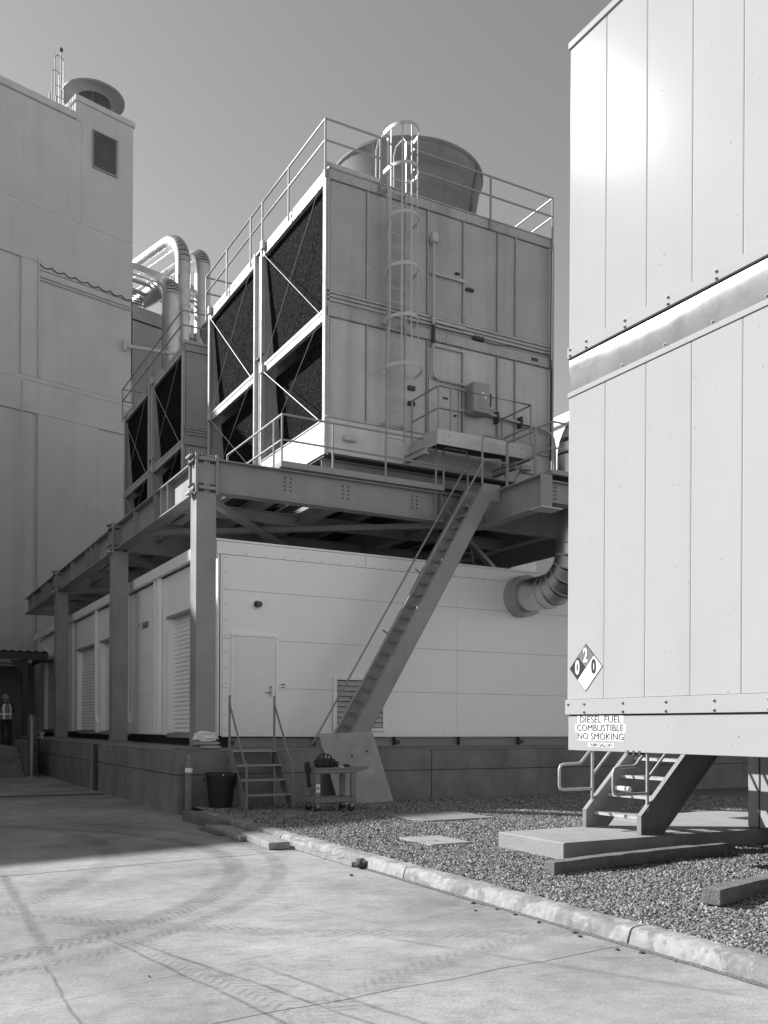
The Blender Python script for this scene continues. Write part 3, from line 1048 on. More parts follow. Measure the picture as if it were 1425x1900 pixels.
# cross beams and joists
for y in (25.0, 33.5, 41.1):
    beam((LX + 0.03, y, PT), (18.4, y, PT), nm='cross_beam')
for x in (8.75, 11.7, 14.6):
    for a, b in ((FY + 0.05, 24.95), (25.05, 33.45), (33.55, 41.05)):
        beam((x, a, PT - 0.004), (x, b, PT - 0.004), 0.28, 0.55, 'joist')
for x in (6.75, 7.75, 10.2, 13.1):
    for a, b in ((FY + 0.05, 24.95), (25.05, 33.45), (33.55, 41.05)):
        beam((x, a, PT - 0.01), (x, b, PT - 0.01), 0.16, 0.30, 'joist')
for y in (20.1, 22.5, 27.5, 30.2, 36.0, 38.5):
    for a, b in ((LX + 0.03, 8.7), (8.8, 11.65), (11.75, 14.55)):
        beam((a, y, PT - 0.32), (b, y, PT - 0.32), 0.16, 0.26, 'tie_beam')
# horizontal bracing under the deck
zb = PT - 0.62
for p, q in (((5.9, 22.3, zb), (11.6, 18.1, zb)), ((5.9, 18.1, zb - 0.09), (11.6, 24.8, zb - 0.09)), ((11.8, 18.1, zb), (18.3, 24.8, zb)), ((5.9, 25.3, zb), (11.6, 33.3, zb)),
             ((11.6, 25.3, zb - 0.09), (5.9, 33.3, zb - 0.09)), ((5.9, 33.8, zb), (11.6, 41, zb))):
    MB().bar(p, q, 0.16, 0.12).build('brace', 'steel_paint', plat)
# walkway deck plates
B(7.25, CY0 + 0.02, PT + 0.004, 8.45, 41.2, PT + 0.034).build('deck_grating', 'dark_steel', plat)
B(8.46, CY0 + 0.02, PT + 0.004, 18.4, 18.6, PT + 0.034).build('deck_grating', 'dark_steel', plat)
B(8.9, 18.62, PT + 0.004, 18.4, 27.2, PT + 0.03).build('deck_plate', 'dark_steel', plat)
B(12.3, 15.2, PT - 0.03, 18.4, CY0 + 0.0, PT - 0.003).build('deck_grating', 'dark_steel', plat)
# outrigger girder with the landing
GX = 12.15
og = beam((GX, FY - 0.02, PT - 0.035), (GX, 15.22, PT - 0.035), 0.30, 0.68, 'outrigger_girder')
B(GX - 0.15, 15.20, PT - 0.72, GX + 0.15, 15.22, PT - 0.035).build('end_plate', 'steel_paint', og)
B(GX - 0.2, 15.1, PT - 0.745, GX + 0.35, 15.5, PT - 0.72).build('seat_plate', 'bright_galvanized', og)
bl = MB()
for k in range(7):
    bl.lathe([(0.016, 0), (0.016, -0.014), (0.008, -0.02)], (GX - 0.011, 17.4, PT - 0.14 - 0.075 * k), 6, axis='X')
    bl.lathe([(0.016, 0), (0.016, -0.014), (0.008, -0.02)], (GX - 0.011, 15.36, PT - 0.14 - 0.075 * k), 6, axis='X')
bl.build('bolt_heads', 'dark_steel', og, kind='stuff')
B(GX - 0.14, FY - 0.36, PT - 0.70, GX - 0.012, FY - 0.34, PT - 0.07).build('stiffener', 'steel_paint', og)
ob = beam((GX + 0.16, 15.35, PT - 0.13), (18.4, 15.35, PT - 0.13), 0.26, 0.46, 'edge_beam')
bolts_y(GX + 0.25, PT - 0.24, 4, 0.08, 15.338, ob, (0, 0.09))
beam((18.4, 15.37, PT - 0.13), (18.4, FY, PT - 0.13), 0.26, 0.46, 'edge_beam')

# guard rails on the platform (each run is a part, its posts and rails below it)
def guard(parent, pts, posts, zf, zt=1.1, mids=(0.55,), r=0.022, toe=0.0, m='rail_steel', closed_ends=False):
    """pts: plan polyline; posts: list of plan points"""
    run = None
    rails = []
    for h in (zt,) + tuple(mids):
        t = MB().tube([(p[0], p[1], zf + h) for p in pts], r, 8)
        o = t.build('rail', m, run or parent)
        if run is None:
            run = o
    for p in posts:
        MB().tube([(p[0], p[1], zf), (p[0], p[1], zf + zt)], r * 1.08, 8).build('post', m, run)
    if toe > 0:
        for a, b in zip(pts[:-1], pts[1:]):
            MB().bar((a[0], a[1], zf + toe / 2 + 0.005), (b[0], b[1], zf + toe / 2 + 0.005), 0.012, toe).build('toe_board', m, run)
    return run
zf = PT + 0.035
gy = CY0 + 0.06
guard(plat, [(7.30, 21.0), (7.30, gy), (11.2, gy)], [(7.30, 21.0), (7.30, 18.1), (7.30, gy), (8.45, gy), (9.72, gy), (11.0, gy)], zf, 1.08, (0.56,), toe=0.13)
# stair-head loops
def loop(parent, p, q, zf, h, r=0.024, mid=0.5):
    p, q = Vector((p[0], p[1], zf)), Vector((q[0], q[1], zf))
    d = (q - p).normalized()
    z = Vector((0, 0, 1))
    k = 0.09
    pts = [p, p + z * (h - k)] + [Vector(t) for t in arc(p + z * (h - k) + d * k, -d, z, k, 0, math.pi / 2, 4)[1:]] + \
          [Vector(t) for t in arc(q + z * (h - k) - d * k, z, d, k, 0, math.pi / 2, 4)] + [q]
    o = MB().tube(pts, r, 8).build('loop_rail', 'rail_steel', parent)
    MB().tube([p + z * h * mid, q + z * h * mid], r, 8).build('mid_rail', 'rail_steel', o)
loop(plat, (11.20, gy), (11.85, gy), zf, 0.98)
loop(plat, (11.60, 16.72), (12.28, 16.72), zf, 1.06)
loop(plat, (12.38, 16.9), (12.38, 15.9), zf - 0.03, 1.08)
guard(plat, [(12.38, 15.85), (12.38, 15.3), (16.2, 15.3)], [(12.38, 15.85), (12.38, 15.3), (14.2, 15.3), (16.2, 15.3)], PT - 0.003, 1.12, (0.58,), toe=0.12)
guard(plat, [(14.85, 15.35), (14.85, 17.5)], [(14.85, 17.5)], PT - 0.003, 1.12, (0.58,))

# ------------------------------------------------------------------ long stair up to the platform
stair = thing('platform_stair', 'long steep steel stair rising from the dock to the platform', 'stairs', (8.4, 16.95, DZ))
SX0, SZ0, SX1, SZ1 = 8.35, DZ + 0.0, 11.72, PT + 0.0
sl = Vector((SX1 - SX0, 0, SZ1 - SZ0)).normalized()
nrm = Vector((-sl.z, 0, sl.x))
wd = 0.17
for y in (16.72, 17.46):
    lo, hi = Vector((SX0, 0, SZ0)), Vector((SX1, 0, SZ1))
    # stringer plate with a plumb-cut foot and a level head
    poly = [(SX0 - 0.10, SZ0), (SX0 + 0.32, SZ0), (SX1 + 0.12, SZ1 - 0.30), (SX1 + 0.36, SZ1 - 0.30), (SX1 + 0.36, SZ1 + 0.06), (SX1 - 0.08, SZ1 + 0.06)]
    s = MB().prism(poly, 'Y', y, y + 0.02).build('stringer', 'steel_paint', stair)
    yf = y if y < 17 else y + 0.02
    sg = -1 if y < 17 else 1
    MB().bar((SX0 + 0.32, yf - sg * 0.03 + 0.0, SZ0 + 0.0), (SX1 + 0.12, yf - sg * 0.03, SZ1 - 0.30), 0.06, 0.012, up=tuple(nrm)).build('stringer_flange', 'steel_paint', s)
    MB().bar((SX0 - 0.10, yf - sg * 0.03, SZ0), (SX1 - 0.08, yf - sg * 0.03, SZ1 + 0.06), 0.06, 0.012, up=tuple(nrm)).build('stringer_flange', 'steel_paint', s)
    # close handrail on short brackets
    off = 0.24
    a = Vector((SX0 + 0.02, y + 0.01, SZ0 + 0.35)) + nrm * off
    b = Vector((SX1 - 0.12, y + 0.01, SZ1)) + nrm * off
    foot = Vector((SX0 - 0.35, y + 0.01, SZ0 + 0.02)) + nrm * 0.1
    hr = MB().tube([foot, a, b, b + sl * 0.45, b + sl * 0.55 + Vector((0.06, 0, 0.0)), b + sl * 0.58 + Vector((0.40, 0, 0.0))], 0.022, 8).build('handrail', 'rail_steel', stair)
    for t in (0.17, 0.42, 0.66, 0.9):
        q = lo.lerp(hi, t)
        MB().tube([Vector((q.x, y + 0.01, q.z)) + nrm * 0.01, Vector((q.x, y + 0.01, q.z)) + nrm * off], 0.018, 6).build('bracket', 'rail_steel', hr)
nt = 22
tr0 = None
for k in range(1, nt):
    t = k / nt
    x, z = SX0 + (SX1 - SX0) * t + 0.02, SZ0 + (SZ1 - SZ0) * t - 0.06
    if tr0 is None:
        tr0 = B(x - 0.03, 16.745, z, x + 0.19, 17.455, z + 0.03).box(x - 0.03, 16.745, z - 0.03, x - 0.02, 17.455, z - 0.001).build('tread', 'rail_steel', stair)
        bx0, bz0 = x, z
    else:
        share(tr0, stair, (x - bx0, 0, z - bz0))

# ================================================================== COOLING TOWERS
TX0, TX1 = 8.57, 14.77
TZB, TZT = 7.52, 13.70
SEAMS = (8.64, 9.58, 10.12, 11.15, 12.13, 13.12, 13.65, 14.70)

def tower(label, y0, y1, ya, yb, full):
    t = thing('cooling_tower', label, 'cooling tower', (TX0, y0, PT), group='cooling towers on the platform')
    # inner casing (keeps the tower opaque)
    B(TX0 + 0.95, y0 + 0.05, TZB + 0.05, TX1 - 0.05, y1 - 0.05, TZT - 0.06).build('inner_casing', 'galvanized', t)
    B(TX0 + 0.0, y0 + 0.02, TZT - 0.05, TX1, y1 - 0.02, TZT - 0.01).build('fan_deck', 'galvanized_frame', t)
    # --- front face
    yf = y0
    for i in range(len(SEAMS) - 1):
        xa, xb = SEAMS[i] + 0.03, SEAMS[i + 1] - 0.03
        for za, zb_ in ((11.09, 13.47), (8.33, 10.49)):
            B(xa, yf + 0.012, za, xb, yf + 0.05, zb_).build('casing_panel', 'galvanized' if za > 10 else 'galvanized_light', t, bevel=0.004)
    for x in SEAMS[1:-1]:
        for za, zb_ in ((11.09, 13.47), (8.33, 10.49)):
            rb = B(x - 0.02, yf - 0.045, za, x - 0.008, yf + 0.011, zb_).build('casing_rib', 'galvanized_frame', t)
            B(x - 0.007, yf - 0.012, za, x + 0.022, yf + 0.011, zb_).build('rib_flange', 'galvanized_frame', rb)
    tf = B(TX0 + 0.03, yf - 0.035, 13.48, TX1 - 0.03, yf + 0.05, 13.69).build('top_channel', 'galvanized', t, bevel=0.004)
    B(TX0 + 0.03, yf - 0.06, 13.692, TX1 - 0.03, yf + 0.05, 13.715).build('drip_edge', 'galvanized_frame', tf)
    B(TX0 + 0.03, yf + 0.02, 10.73, TX1 - 0.03, yf + 0.05, 11.08).build('band_panel', 'galvanized', t)
    bd = B(TX0 + 0.03, yf - 0.05, 10.50, TX1 - 0.03, yf + 0.05, 10.72).build('mid_channel', 'galvanized', t, bevel=0.004)
    for z, h in ((10.86, 0.04), (10.95, 0.035), (11.04, 0.045)):
        B(TX0 + 0.03, yf - 0.03, z - h / 2, TX1 - 0.03, yf + 0.018, z + h / 2).build('band_rail', 'galvanized_frame', bd)
    bs = B(TX0 + 0.02, yf - 0.02, TZB, TX1 - 0.02, yf + 0.05, 8.30).build('basin_wall', 'basin_steel', t, bevel=0.004)
    B(TX0 + 0.0, yf - 0.06, 8.30, TX1 - 0.0, yf + 0.05, 8.328).build('basin_lip', 'galvanized_frame', bs)
    B(TX0 + 0.02, yf - 0.08, TZB - 0.05, TX1 - 0.02, y1, TZB - 0.001).build('basin_floor', 'dark_steel', t)
    bl = MB()
    rb = random.Random(int(y0 * 10))
    for x in SEAMS[:-1]:
        for z, yy in ((13.55, yf - 0.036), (13.62, yf - 0.036), (10.56, yf - 0.051), (10.66, yf - 0.051), (13.40, yf + 0.011), (10.42, yf + 0.011)):
            for dx in (0.08, 0.24, 0.5):
                bl.lathe([(0.014, 0), (0.014, -0.012), (0.005, -0.016)], (x + dx, yy, z - (0.03 if dx == 0.24 else 0)), 6, axis='Y')
    for xc in (11.55, 12.95):
        for i in range(3):
            for k in range(3):
                bl.lathe([(0.016, 0), (0.016, -0.014), (0.006, -0.02)], (xc + 0.09 * i, yf - 0.036, 13.52 + 0.065 * k), 6, axis='Y')
                bl.lathe([(0.016, 0), (0.016, -0.014), (0.006, -0.02)], (xc - 0.1 + 0.09 * i, yf - 0.051, 10.53 + 0.075 * k), 6, axis='Y')
    bl.build('bolt_heads', 'galvanized_frame', t, kind='stuff')
    # --- corner posts
    for y in (y0 + 0.0, y1 - 0.12):
        for x in (TX0 - 0.02, TX1 - 0.10):
            B(x, y - 0.005, TZB - 0.02, x + 0.05, y + 0.12, TZT).build('corner_post', 'bright_galvanized', t, bevel=0.004)
    B(TX0 + 0.03, y0 - 0.03, TZB, TX0 + 0.07, y0 - 0.006, TZT - 0.02).build('corner_post', 'galvanized_frame', t)
    # --- rear and right walls
    B(TX0 + 0.05, y1 - 0.05, TZB, TX1 - 0.05, y1, TZT - 0.06).build('rear_wall', 'galvanized', t)
    B(TX1 - 0.05, y0 + 0.13, TZB, TX1, y1 - 0.13, TZT - 0.06).build('side_wall', 'galvanized', t)
    # --- louvred air inlets on the left side
    def fillx(z):
        return TX0 + 0.10 + (13.5 - z) * 0.085
    for (a, b) in ((y0 + 0.12, ya), (yb, y1 - 0.12)):
        for za, zb_ in ((10.71, 13.40), (8.28, 10.43)):
            f = MB()
            ny, nz = 64, 40
            vs, fs = [], []
            for j in range(nz + 1):
                for i in range(ny + 1):
                    y, z = a + (b - a) * i / ny, za + (zb_ - za) * j / nz
                    w = 0.005 * (1 if i % 2 else -1) + 0.012 * noise.noise(Vector((y * 14, z * 14, y0)))
                    vs.append((fillx(z) + w, y, z))
            for j in range(nz):
                for i in range(ny):
                    q = j * (ny + 1) + i
                    fs.append((q, q + 1, q + ny + 2, q + ny + 1))
            f.add(vs, fs).build('fill_media', 'fill_media', t)
        tb = B(TX0 + 0.0, a, 13.41, TX0 + 0.09, b, 13.66).build('head_beam', 'bright_galvanized', t, bevel=0.004)
        B(TX0 - 0.012, a, 13.56, TX0 - 0.001, b, 13.585).build('beam_seam', 'galvanized_frame', tb)
        mb_ = B(TX0 + 0.0, a, 10.44, TX0 + 0.09, b, 10.70).build('mid_beam', 'bright_galvanized', t, bevel=0.004)
        B(TX0 - 0.012, a, 10.60, TX0 - 0.001, b, 10.62).build('beam_seam', 'galvanized_frame', mb_)
        ss = B(TX0 - 0.01, a, TZB, TX0 + 0.03, b, 8.24).build('basin_wall', 'white_trim', t, bevel=0.004)
        B(TX0 - 0.03, a, 8.245, TX0 + 0.09, b, 8.275).build('basin_lip', 'bright_galvanized', ss)
        # return wall that shows beside the slanting fill
        MB().prism([(TX0 + 0.1, TZB), (TX0 + 0.94, TZB), (TX0 + 0.94, 13.4), (TX0 + 0.1, 13.4)], 'Y', b, b + 0.03).build('end_baffle', 'galvanized', t)
        # bracing rods
        for za, zb_ in ((10.58, 13.50), (8.25, 10.55)):
            MB().tube([(TX0 - 0.03, a + 0.1, zb_), (TX0 - 0.03, b - 0.1, za)], 0.007, 6).build('brace_rod', 'bright_galvanized', t)
            MB().tube([(TX0 - 0.055, a + 0.05, za), (TX0 - 0.055, b - 0.05, zb_)], 0.010, 6).build('brace_rod', 'bright_galvanized', t)
        for z in (13.62, 10.52):
            B(TX0 - 0.10, b - 0.22, z - 0.1, TX0 - 0.015, b - 0.06, z + 0.12).build('junction_bracket', 'bright_galvanized', t, bevel=0.01)
    # divider between the two bays
    B(TX0 + 0.10, ya + 0.035, TZB, TX0 + 0.2, yb - 0.035, TZT - 0.03).build('divider_panel', 'galvanized', t)
    for y in (ya + 0.02, yb - 0.10):
        B(TX0 - 0.02, y, TZB - 0.02, TX0 + 0.09, y + 0.08, TZT + 0.02).build('divider_post', 'bright_galvanized', t, bevel=0.004)
    for k in range(3):
        y = ya + 0.14 + k * 0.1
        B(TX0 + 0.05, y, TZB, TX0 + 0.099, y + 0.04, TZT - 0.03).build('divider_rib', 'galvanized_frame', t)
    B(TX0 + 0.0, ya, 10.95, TX0 + 0.04, yb, 10.99).build('divider_tie', 'dark_steel', t)
    # --- fan stacks
    for cy in ((y0 + ya) / 2 + 0.0, (yb + y1) / 2):
        fs_ = MB().lathe([(1.66, TZT - 0.02), (1.66, TZT + 0.25), (1.72, TZT + 0.65), (1.80, TZT + 1.15), (1.86, TZT + 1.42), (1.90, TZT + 1.45), (1.90, TZT + 1.51), (1.82, TZT + 1.51),
                          (1.74, TZT + 1.1), (1.62, TZT + 0.5), (1.62, TZT + 0.1)], (11.67, cy, 0), 48, cap=False).build('fan_stack', 'fan_fibreglass', t)
        for k in range(4):
            an = k * math.pi / 2 + 0.62
            cx_, sy_ = math.cos(an), math.sin(an)
            MB().tube([(11.67 + cx_ * (1.70), cy + sy_ * 1.70, TZT), (11.67 + cx_ * 1.73, cy + sy_ * 1.73, TZT + 0.7), (11.67 + cx_ * 1.89, cy + sy_ * 1.89, TZT + 1.43)], 0.03, 6).build('stack_rib', 'fan_fibreglass', fs_)
        MB().lathe([(0.3, TZT + 0.7), (0.3, TZT + 0.95), (0.05, TZT + 1.0)], (11.67, cy, 0), 16).build('fan_hub', 'dark_steel', fs_)
        for k in range(6):
            an = k * math.pi / 3
            d = Vector((math.cos(an), math.sin(an), 0))
            s2 = Vector((-d.y, d.x, 0.5)).normalized()
            MB().bar(Vector((11.67, cy, TZT + 0.85)) + d * 0.25, Vector((11.67, cy, TZT + 0.85)) + d * 1.58, 0.02, 0.24, up=tuple(s2)).build('fan_blade', 'galvanized_frame', fs_)
    # motor housings on deck
    for yy in ((y0 + ya) / 2 - 0.2, (yb + y1) / 2 - 0.2):
        MB().lathe([(0.01, 0.55), (0.15, 0.5), (0.22, 0.38), (0.22, 0)], (9.35, yy, TZT), 16).build('vent_cap', 'bright_galvanized', t)
    # --- roof guard rail
    zr = TZT - 0.25
    gx = TX0 - 0.06
    gp = y0 - 0.07
    ry = [gp, y0 + 1.95, ya - 0.12, yb + 0.1, (yb + y1) / 2 + 0.1, y1 + 0.05]
    guard(t, [(9.86, gp), (gx, gp)] + [(gx, y) for y in ry[1:]], [(9.86, gp)] + [(gx, y) for y in ry], zr, 1.26, (0.80,), r=0.024)
    B(gx - 0.01, gp - 0.012, TZT + 0.0, 9.86, gp + 0.0, TZT + 0.09).build('toe_board', 'galvanized_frame', t)
    guard(t, [(10.72, gp), (TX1 - 0.05, gp), (TX1 - 0.05, gp + 4.2)], [(12.85, gp), (TX1 - 0.05, gp), (TX1 - 0.05, gp + 2.1), (TX1 - 0.05, gp + 4.2)], zr, 1.26, (0.80,), r=0.024)
    guard(t, [(gx, y1 + 0.05), (gx + 2.0, y1 + 0.05)], [(gx + 2.0, y1 + 0.05)], zr, 1.26, (0.80,), r=0.024)
    # support steel under the basin
    for y in (y0 + 0.3, (y0 + y1) / 2, y1 - 0.3):
        MB().ibeam((TX0 + 0.05, y, TZB - 0.052), (TX1 - 0.05, y, TZB - 0.052), 0.2, 0.26).build('support_beam', 'steel_paint', t)
        for x in (TX0 + 0.12, 11.68, TX1 - 0.2):
            B(x - 0.07, y - 0.07, PT + 0.036, x + 0.07, y + 0.07, TZB - 0.314).build('support_foot', 'steel_paint', t)
    # data plates and basin boxes
    for x, z in ((9.12, 7.88), (13.9, 7.9)):
        B(x - 0.14, yf - 0.16, z - 0.05, x + 0.14, yf - 0.022, z + 0.06).build('overflow_box', 'bright_galvanized', t, bevel=0.01)
    for x, z, w, h in ((12.3, 11.9, 0.2, 0.06), (10.72, 9.30, 0.17, 0.09), (10.72, 8.95, 0.17, 0.09), (12.55, 10.80, 0.3, 0.1), (14.2, 10.62, 0.2, 0.08), (11.95, 12.2, 0.12, 0.03)):
        B(x - w / 2, yf - 0.056, z - h / 2, x + w / 2, yf - 0.052 + 0.06, z + h / 2).build('data_plate', 'dark_steel', t)
    return t

T1Y0, T1Y1 = 18.30, 26.35
NEAR_TOWER = tower('large galvanized cooling tower nearest the camera, its louvred side in sun', T1Y0, T1Y1, 22.05, 22.65, True)
tower('galvanized cooling tower standing behind the first, its louvred side in shade', 28.90, 36.75, 32.55, 33.15, False)

# ------------------------------------------------------------------ caged ladder on the near tower
lad = thing('caged_ladder', 'galvanized ladder with a hooped safety cage on the near tower', 'ladder', (10.2, 18.0, 7.95))
LXa, LXb, LY = 9.98, 10.44, 18.10
for x in (LXa, LXb):
    MB().bar((x, LY, 7.93), (x, LY, 14.72), 0.02, 0.065, up=(0, 1, 0)).build('side_rail', 'galvanized_frame', lad)
    MB().tube([(x, LY, 14.72), (x, LY + 0.1, 14.85), (x, LY + 0.45, 14.85), (x, LY + 0.55, 14.7), (x, LY + 0.55, 13.7)], 0.02, 8).build('grab_rail', 'bright_galvanized', lad)
rg0 = None
k = 0
z = 8.02
while z < 14.0:
    if rg0 is None:
        rg0 = MB().tube([(LXa + 0.012, LY, z), (LXb - 0.012, LY, z)], 0.013, 8).build('rung', 'bright_galvanized', lad)
    else:
        share(rg0, lad, (0, 0, z - 8.02))
    z += 0.305
def hoop(z, hw, depth, m='bright_galvanized'):
    cx = (LXa + LXb) / 2
    n = 22
    t, h = 0.012, 0.075
    path = []
    for i in range(n + 1):
        a = math.pi * i / n
        path.append(Vector((cx - hw * math.cos(a), LY - 0.05 - depth * math.sin(a) ** 0.8, z)))
    path = [Vector((LXa, LY, z))] + path + [Vector((LXb, LY, z))]
    vs, fs = [], []
    for i, p in enumerate(path):
        d = (path[min(i + 1, len(path) - 1)] - path[max(i - 1, 0)]).normalized()
        s = Vector((-d.y, d.x, 0)) * t / 2
        vs += [p - s - Vector((0, 0, h / 2)), p + s - Vector((0, 0, h / 2)), p + s + Vector((0, 0, h / 2)), p - s + Vector((0, 0, h / 2))]
    for i in range(len(path) - 1):
        for k in range(4):
            fs.append((4 * i + k, 4 * i + (k + 1) % 4, 4 * (i + 1) + (k + 1) % 4, 4 * (i + 1) + k))
    fs += [(0, 1, 2, 3), tuple(4 * (len(path) - 1) + k for k in (3, 2, 1, 0))]
    MB().add(vs, fs).build('cage_hoop', m, lad)
for z in (14.70, 13.84, 12.78, 11.66, 10.55):
    hoop(z, 0.37, 0.62)
hoop(9.45, 0.46, 0.72)
cx = (LXa + LXb) / 2
for an in (0.12, 0.32, 0.5, 0.68, 0.88):
    a = math.pi * an
    x, y = cx - 0.362 * math.cos(a), LY - 0.05 - 0.612 * math.sin(a) ** 0.8
    x2, y2 = cx - 0.45 * math.cos(a), LY - 0.05 - 0.71 * math.sin(a) ** 0.8
    MB().bar((x, y, 10.5), (x, y, 14.74), 0.035, 0.006, up=(math.cos(a), math.sin(a), 0)).build('cage_strap', 'bright_galvanized', lad)
    MB().bar((x2, y2, 9.42), (x, y, 10.5), 0.03, 0.006, up=(math.cos(a), math.sin(a), 0)).build('cage_strap', 'bright_galvanized', lad)
for z in (8.35, 10.6, 13.55):
    for x in (LXa, LXb):
        B(x - 0.03, LY + 0.005, z - 0.04, x + 0.03, T1Y0 + 0.0, z + 0.04).build('stand_off', 'galvanized_frame', lad)

# ------------------------------------------------------------------ hung access platform, door and disconnect box
acc = thing('access_platform', 'small railed service platform hung on the tower front below the grey box', 'platform', (11.9, 17.6, 7.7))
AX0, AX1, AY0, AZ = 10.66, 13.20, 17.05, 8.04
B(AX0, AY0, AZ - 0.33, AX1, AY0 + 0.03, AZ).build('fascia_plate', 'bright_galvanized', acc, bevel=0.004)
B(AX0, AY0 + 0.031, AZ - 0.33, AX0 + 0.03, T1Y0 - 0.09, AZ).build('side_plate', 'galvanized_frame', acc)
B(AX1 - 0.03, AY0 + 0.031, AZ - 0.33, AX1, T1Y0 - 0.09, AZ).build('side_plate', 'galvanized_frame', acc)
B(AX0 + 0.031, AY0 + 0.031, AZ - 0.06, AX1 - 0.031, T1Y0 - 0.09, AZ - 0.03).build('floor_plate', 'dark_steel', acc)
for x in (AX0 - 0.12, AX1 - 0.25):
    MB().ibeam((x, AY0 + 0.25, AZ - 0.335), (x, T1Y0 - 0.09, AZ - 0.335), 0.12, 0.16).build('outrigger', 'galvanized_frame', acc)
B(AX1 + 0.001, AY0 + 0.0, AZ - 0.3, AX1 + 0.06, AY0 + 0.12, AZ + 0.05).build('end_bracket', 'galvanized_frame', acc)
guard(acc, [(AX0 + 0.02, T1Y0 - 0.12), (AX0 + 0.02, AY0 + 0.02), (AX1 - 0.02, AY0 + 0.02), (AX1 - 0.02, T1Y0 - 0.12)],
      [(AX0 + 0.02, T1Y0 - 0.12), (AX0 + 0.02, AY0 + 0.02), (11.0, AY0 + 0.02), (AX1 - 0.02, AY0 + 0.02), (AX1 - 0.02, T1Y0 - 0.12)], AZ, 0.93, (0.45,), r=0.022)
bl = MB()
for x in (10.8, 10.95, 12.0, 12.15, 12.5, 12.65, 12.9, 13.05):
    bl.lathe([(0.014, 0), (0.014, -0.012), (0.005, -0.016)], (x, AY0 - 0.001, AZ - 0.12), 6, axis='Y')
    bl.lathe([(0.014, 0), (0.014, -0.012), (0.005, -0.016)], (x, AY0 - 0.001, AZ - 0.26), 6, axis='Y')
bl.build('bolt_heads', 'galvanized_frame', acc, kind='stuff')
hatch = B(11.22, T1Y0 - 0.03, 8.36, 11.98, T1Y0 + 0.01, 9.62).build('access_door', 'galvanized_frame', NEAR_TOWER, bevel=0.006)
for a in ((11.17, 8.34, 11.215, 9.67), (11.985, 8.34, 12.03, 9.67), (11.216, 9.625, 11.984, 9.67)):
    B(a[0], T1Y0 - 0.05, a[1], a[2], T1Y0 + 0.01, a[3]).build('door_frame', 'galvanized_frame', hatch)
MB().tube([(11.9, T1Y0 - 0.03, 8.85), (11.9, T1Y0 - 0.09, 8.85), (11.83, T1Y0 - 0.09, 8.85)], 0.015, 6).build('door_handle', 'dark_steel', hatch)
B(11.55, T1Y0 - 0.036, 9.2, 11.7, T1Y0 - 0.031, 9.25).build('door_plate', 'dark_steel', hatch)
dbx = thing('disconnect_box', 'grey electrical disconnect box mounted above the service platform', 'box', (12.42, 18.0, 8.93))
B(12.18, 17.95, 8.92, 12.66, T1Y0 - 0.06, 9.62).build('cabinet', 'rail_steel', dbx, bevel=0.012)
B(12.19, 17.925, 8.93, 12.65, 17.948, 9.61).build('cover', 'rail_steel', dbx, bevel=0.008)
B(12.36, 17.915, 9.02, 12.56, 17.924, 9.3).build('raised_panel', 'rail_steel', dbx)
B(12.40, 17.91, 9.36, 12.47, 17.914, 9.40).build('warning_label', 'sign_white', dbx)
B(12.49, 17.91, 9.26, 12.53, 17.914, 9.34).build('warning_label', 'sign_white', dbx)
MB().bar((12.68, 17.97, 9.12), (12.68, 17.97, 9.42), 0.03, 0.06).build('switch_lever', 'dark_steel', dbx)
for z in (9.50, 9.02):
    B(12.0, T1Y0 - 0.059, z - 0.025, 13.0, T1Y0 - 0.02, z + 0.025).build('mounting_strut', 'galvanized_frame', dbx)
cd = thing('electrical_conduit', 'bent steel conduit running from a fitting down to the grey box and off right', 'conduit', (11.25, 18.15, 8))
cy = T1Y0 - 0.10
MB().tube([(11.25, cy, 12.72), (11.25, cy, 9.80)] + [Vector(p) for p in arc((11.45, cy, 9.80), (-1, 0, 0), (0, 0, -1), 0.2, 0, math.pi / 2, 6)[1:]] + [(12.18, cy, 9.60)], 0.032, 10).build('conduit_run', 'galvanized_frame', cd)
MB().lathe([(0.045, -0.07), (0.045, 0.07)], (11.25, cy, 10.95), 10).build('coupling', 'galvanized_frame', cd)
MB().lathe([(0.045, -0.35), (0.045, 0.07)], (11.25, cy, 10.75), 10).build('coupling', 'dark_steel', cd)
B(11.17, cy - 0.09, 12.70, 11.33, cy + 0.05, 12.92).build('pull_fitting', 'bright_galvanized', cd, bevel=0.015)
MB().tube([(12.66, cy, 9.05), (14.50, cy, 8.92), (14.66, cy, 8.86), (14.76, cy, 8.74), (14.80, cy, 8.55), (14.82, cy - 0.02, 7.0)], 0.035, 10).build('conduit_run', 'bright_galvanized', cd)
MB().tube([(12.66, cy, 9.16), (13.1, cy, 9.13)], 0.022, 8).build('conduit_run', 'galvanized_frame', cd)
MB().tube([(14.73, cy, 13.55), (14.73, cy, 7.1)], 0.022, 8).build('conduit_run', 'galvanized_frame', cd)
MB().tube([(14.66, cy, 13.4), (14.66, cy, 7.1)], 0.016, 8).build('conduit_run', 'dark_steel', cd)
for x in (13.05, 13.75):
    B(x - 0.03, cy - 0.05, 8.86, x + 0.03, T1Y0 - 0.0, 9.12).build('strap', 'dark_steel', cd)
cb = thing('sagging_cable', 'dark cable sagging along the middle channel of the near tower', 'cable', (12, 18.2, 10.7))
pts = []
for i in range(40):
    x = 10.6 + (14.6 - 10.6) * i / 39
    pts.append((x, T1Y0 - 0.075, 10.78 + 0.03 * math.sin(x * 2.3) - 0.02 * math.sin(x * 5)))
pts += [(14.68, T1Y0 - 0.08, 10.68), (14.71, T1Y0 - 0.08, 10.4), (14.70, T1Y0 - 0.08, 8.2)]
MB().tube(pts, 0.012, 6).build('cable_run', 'dark_steel', cb)
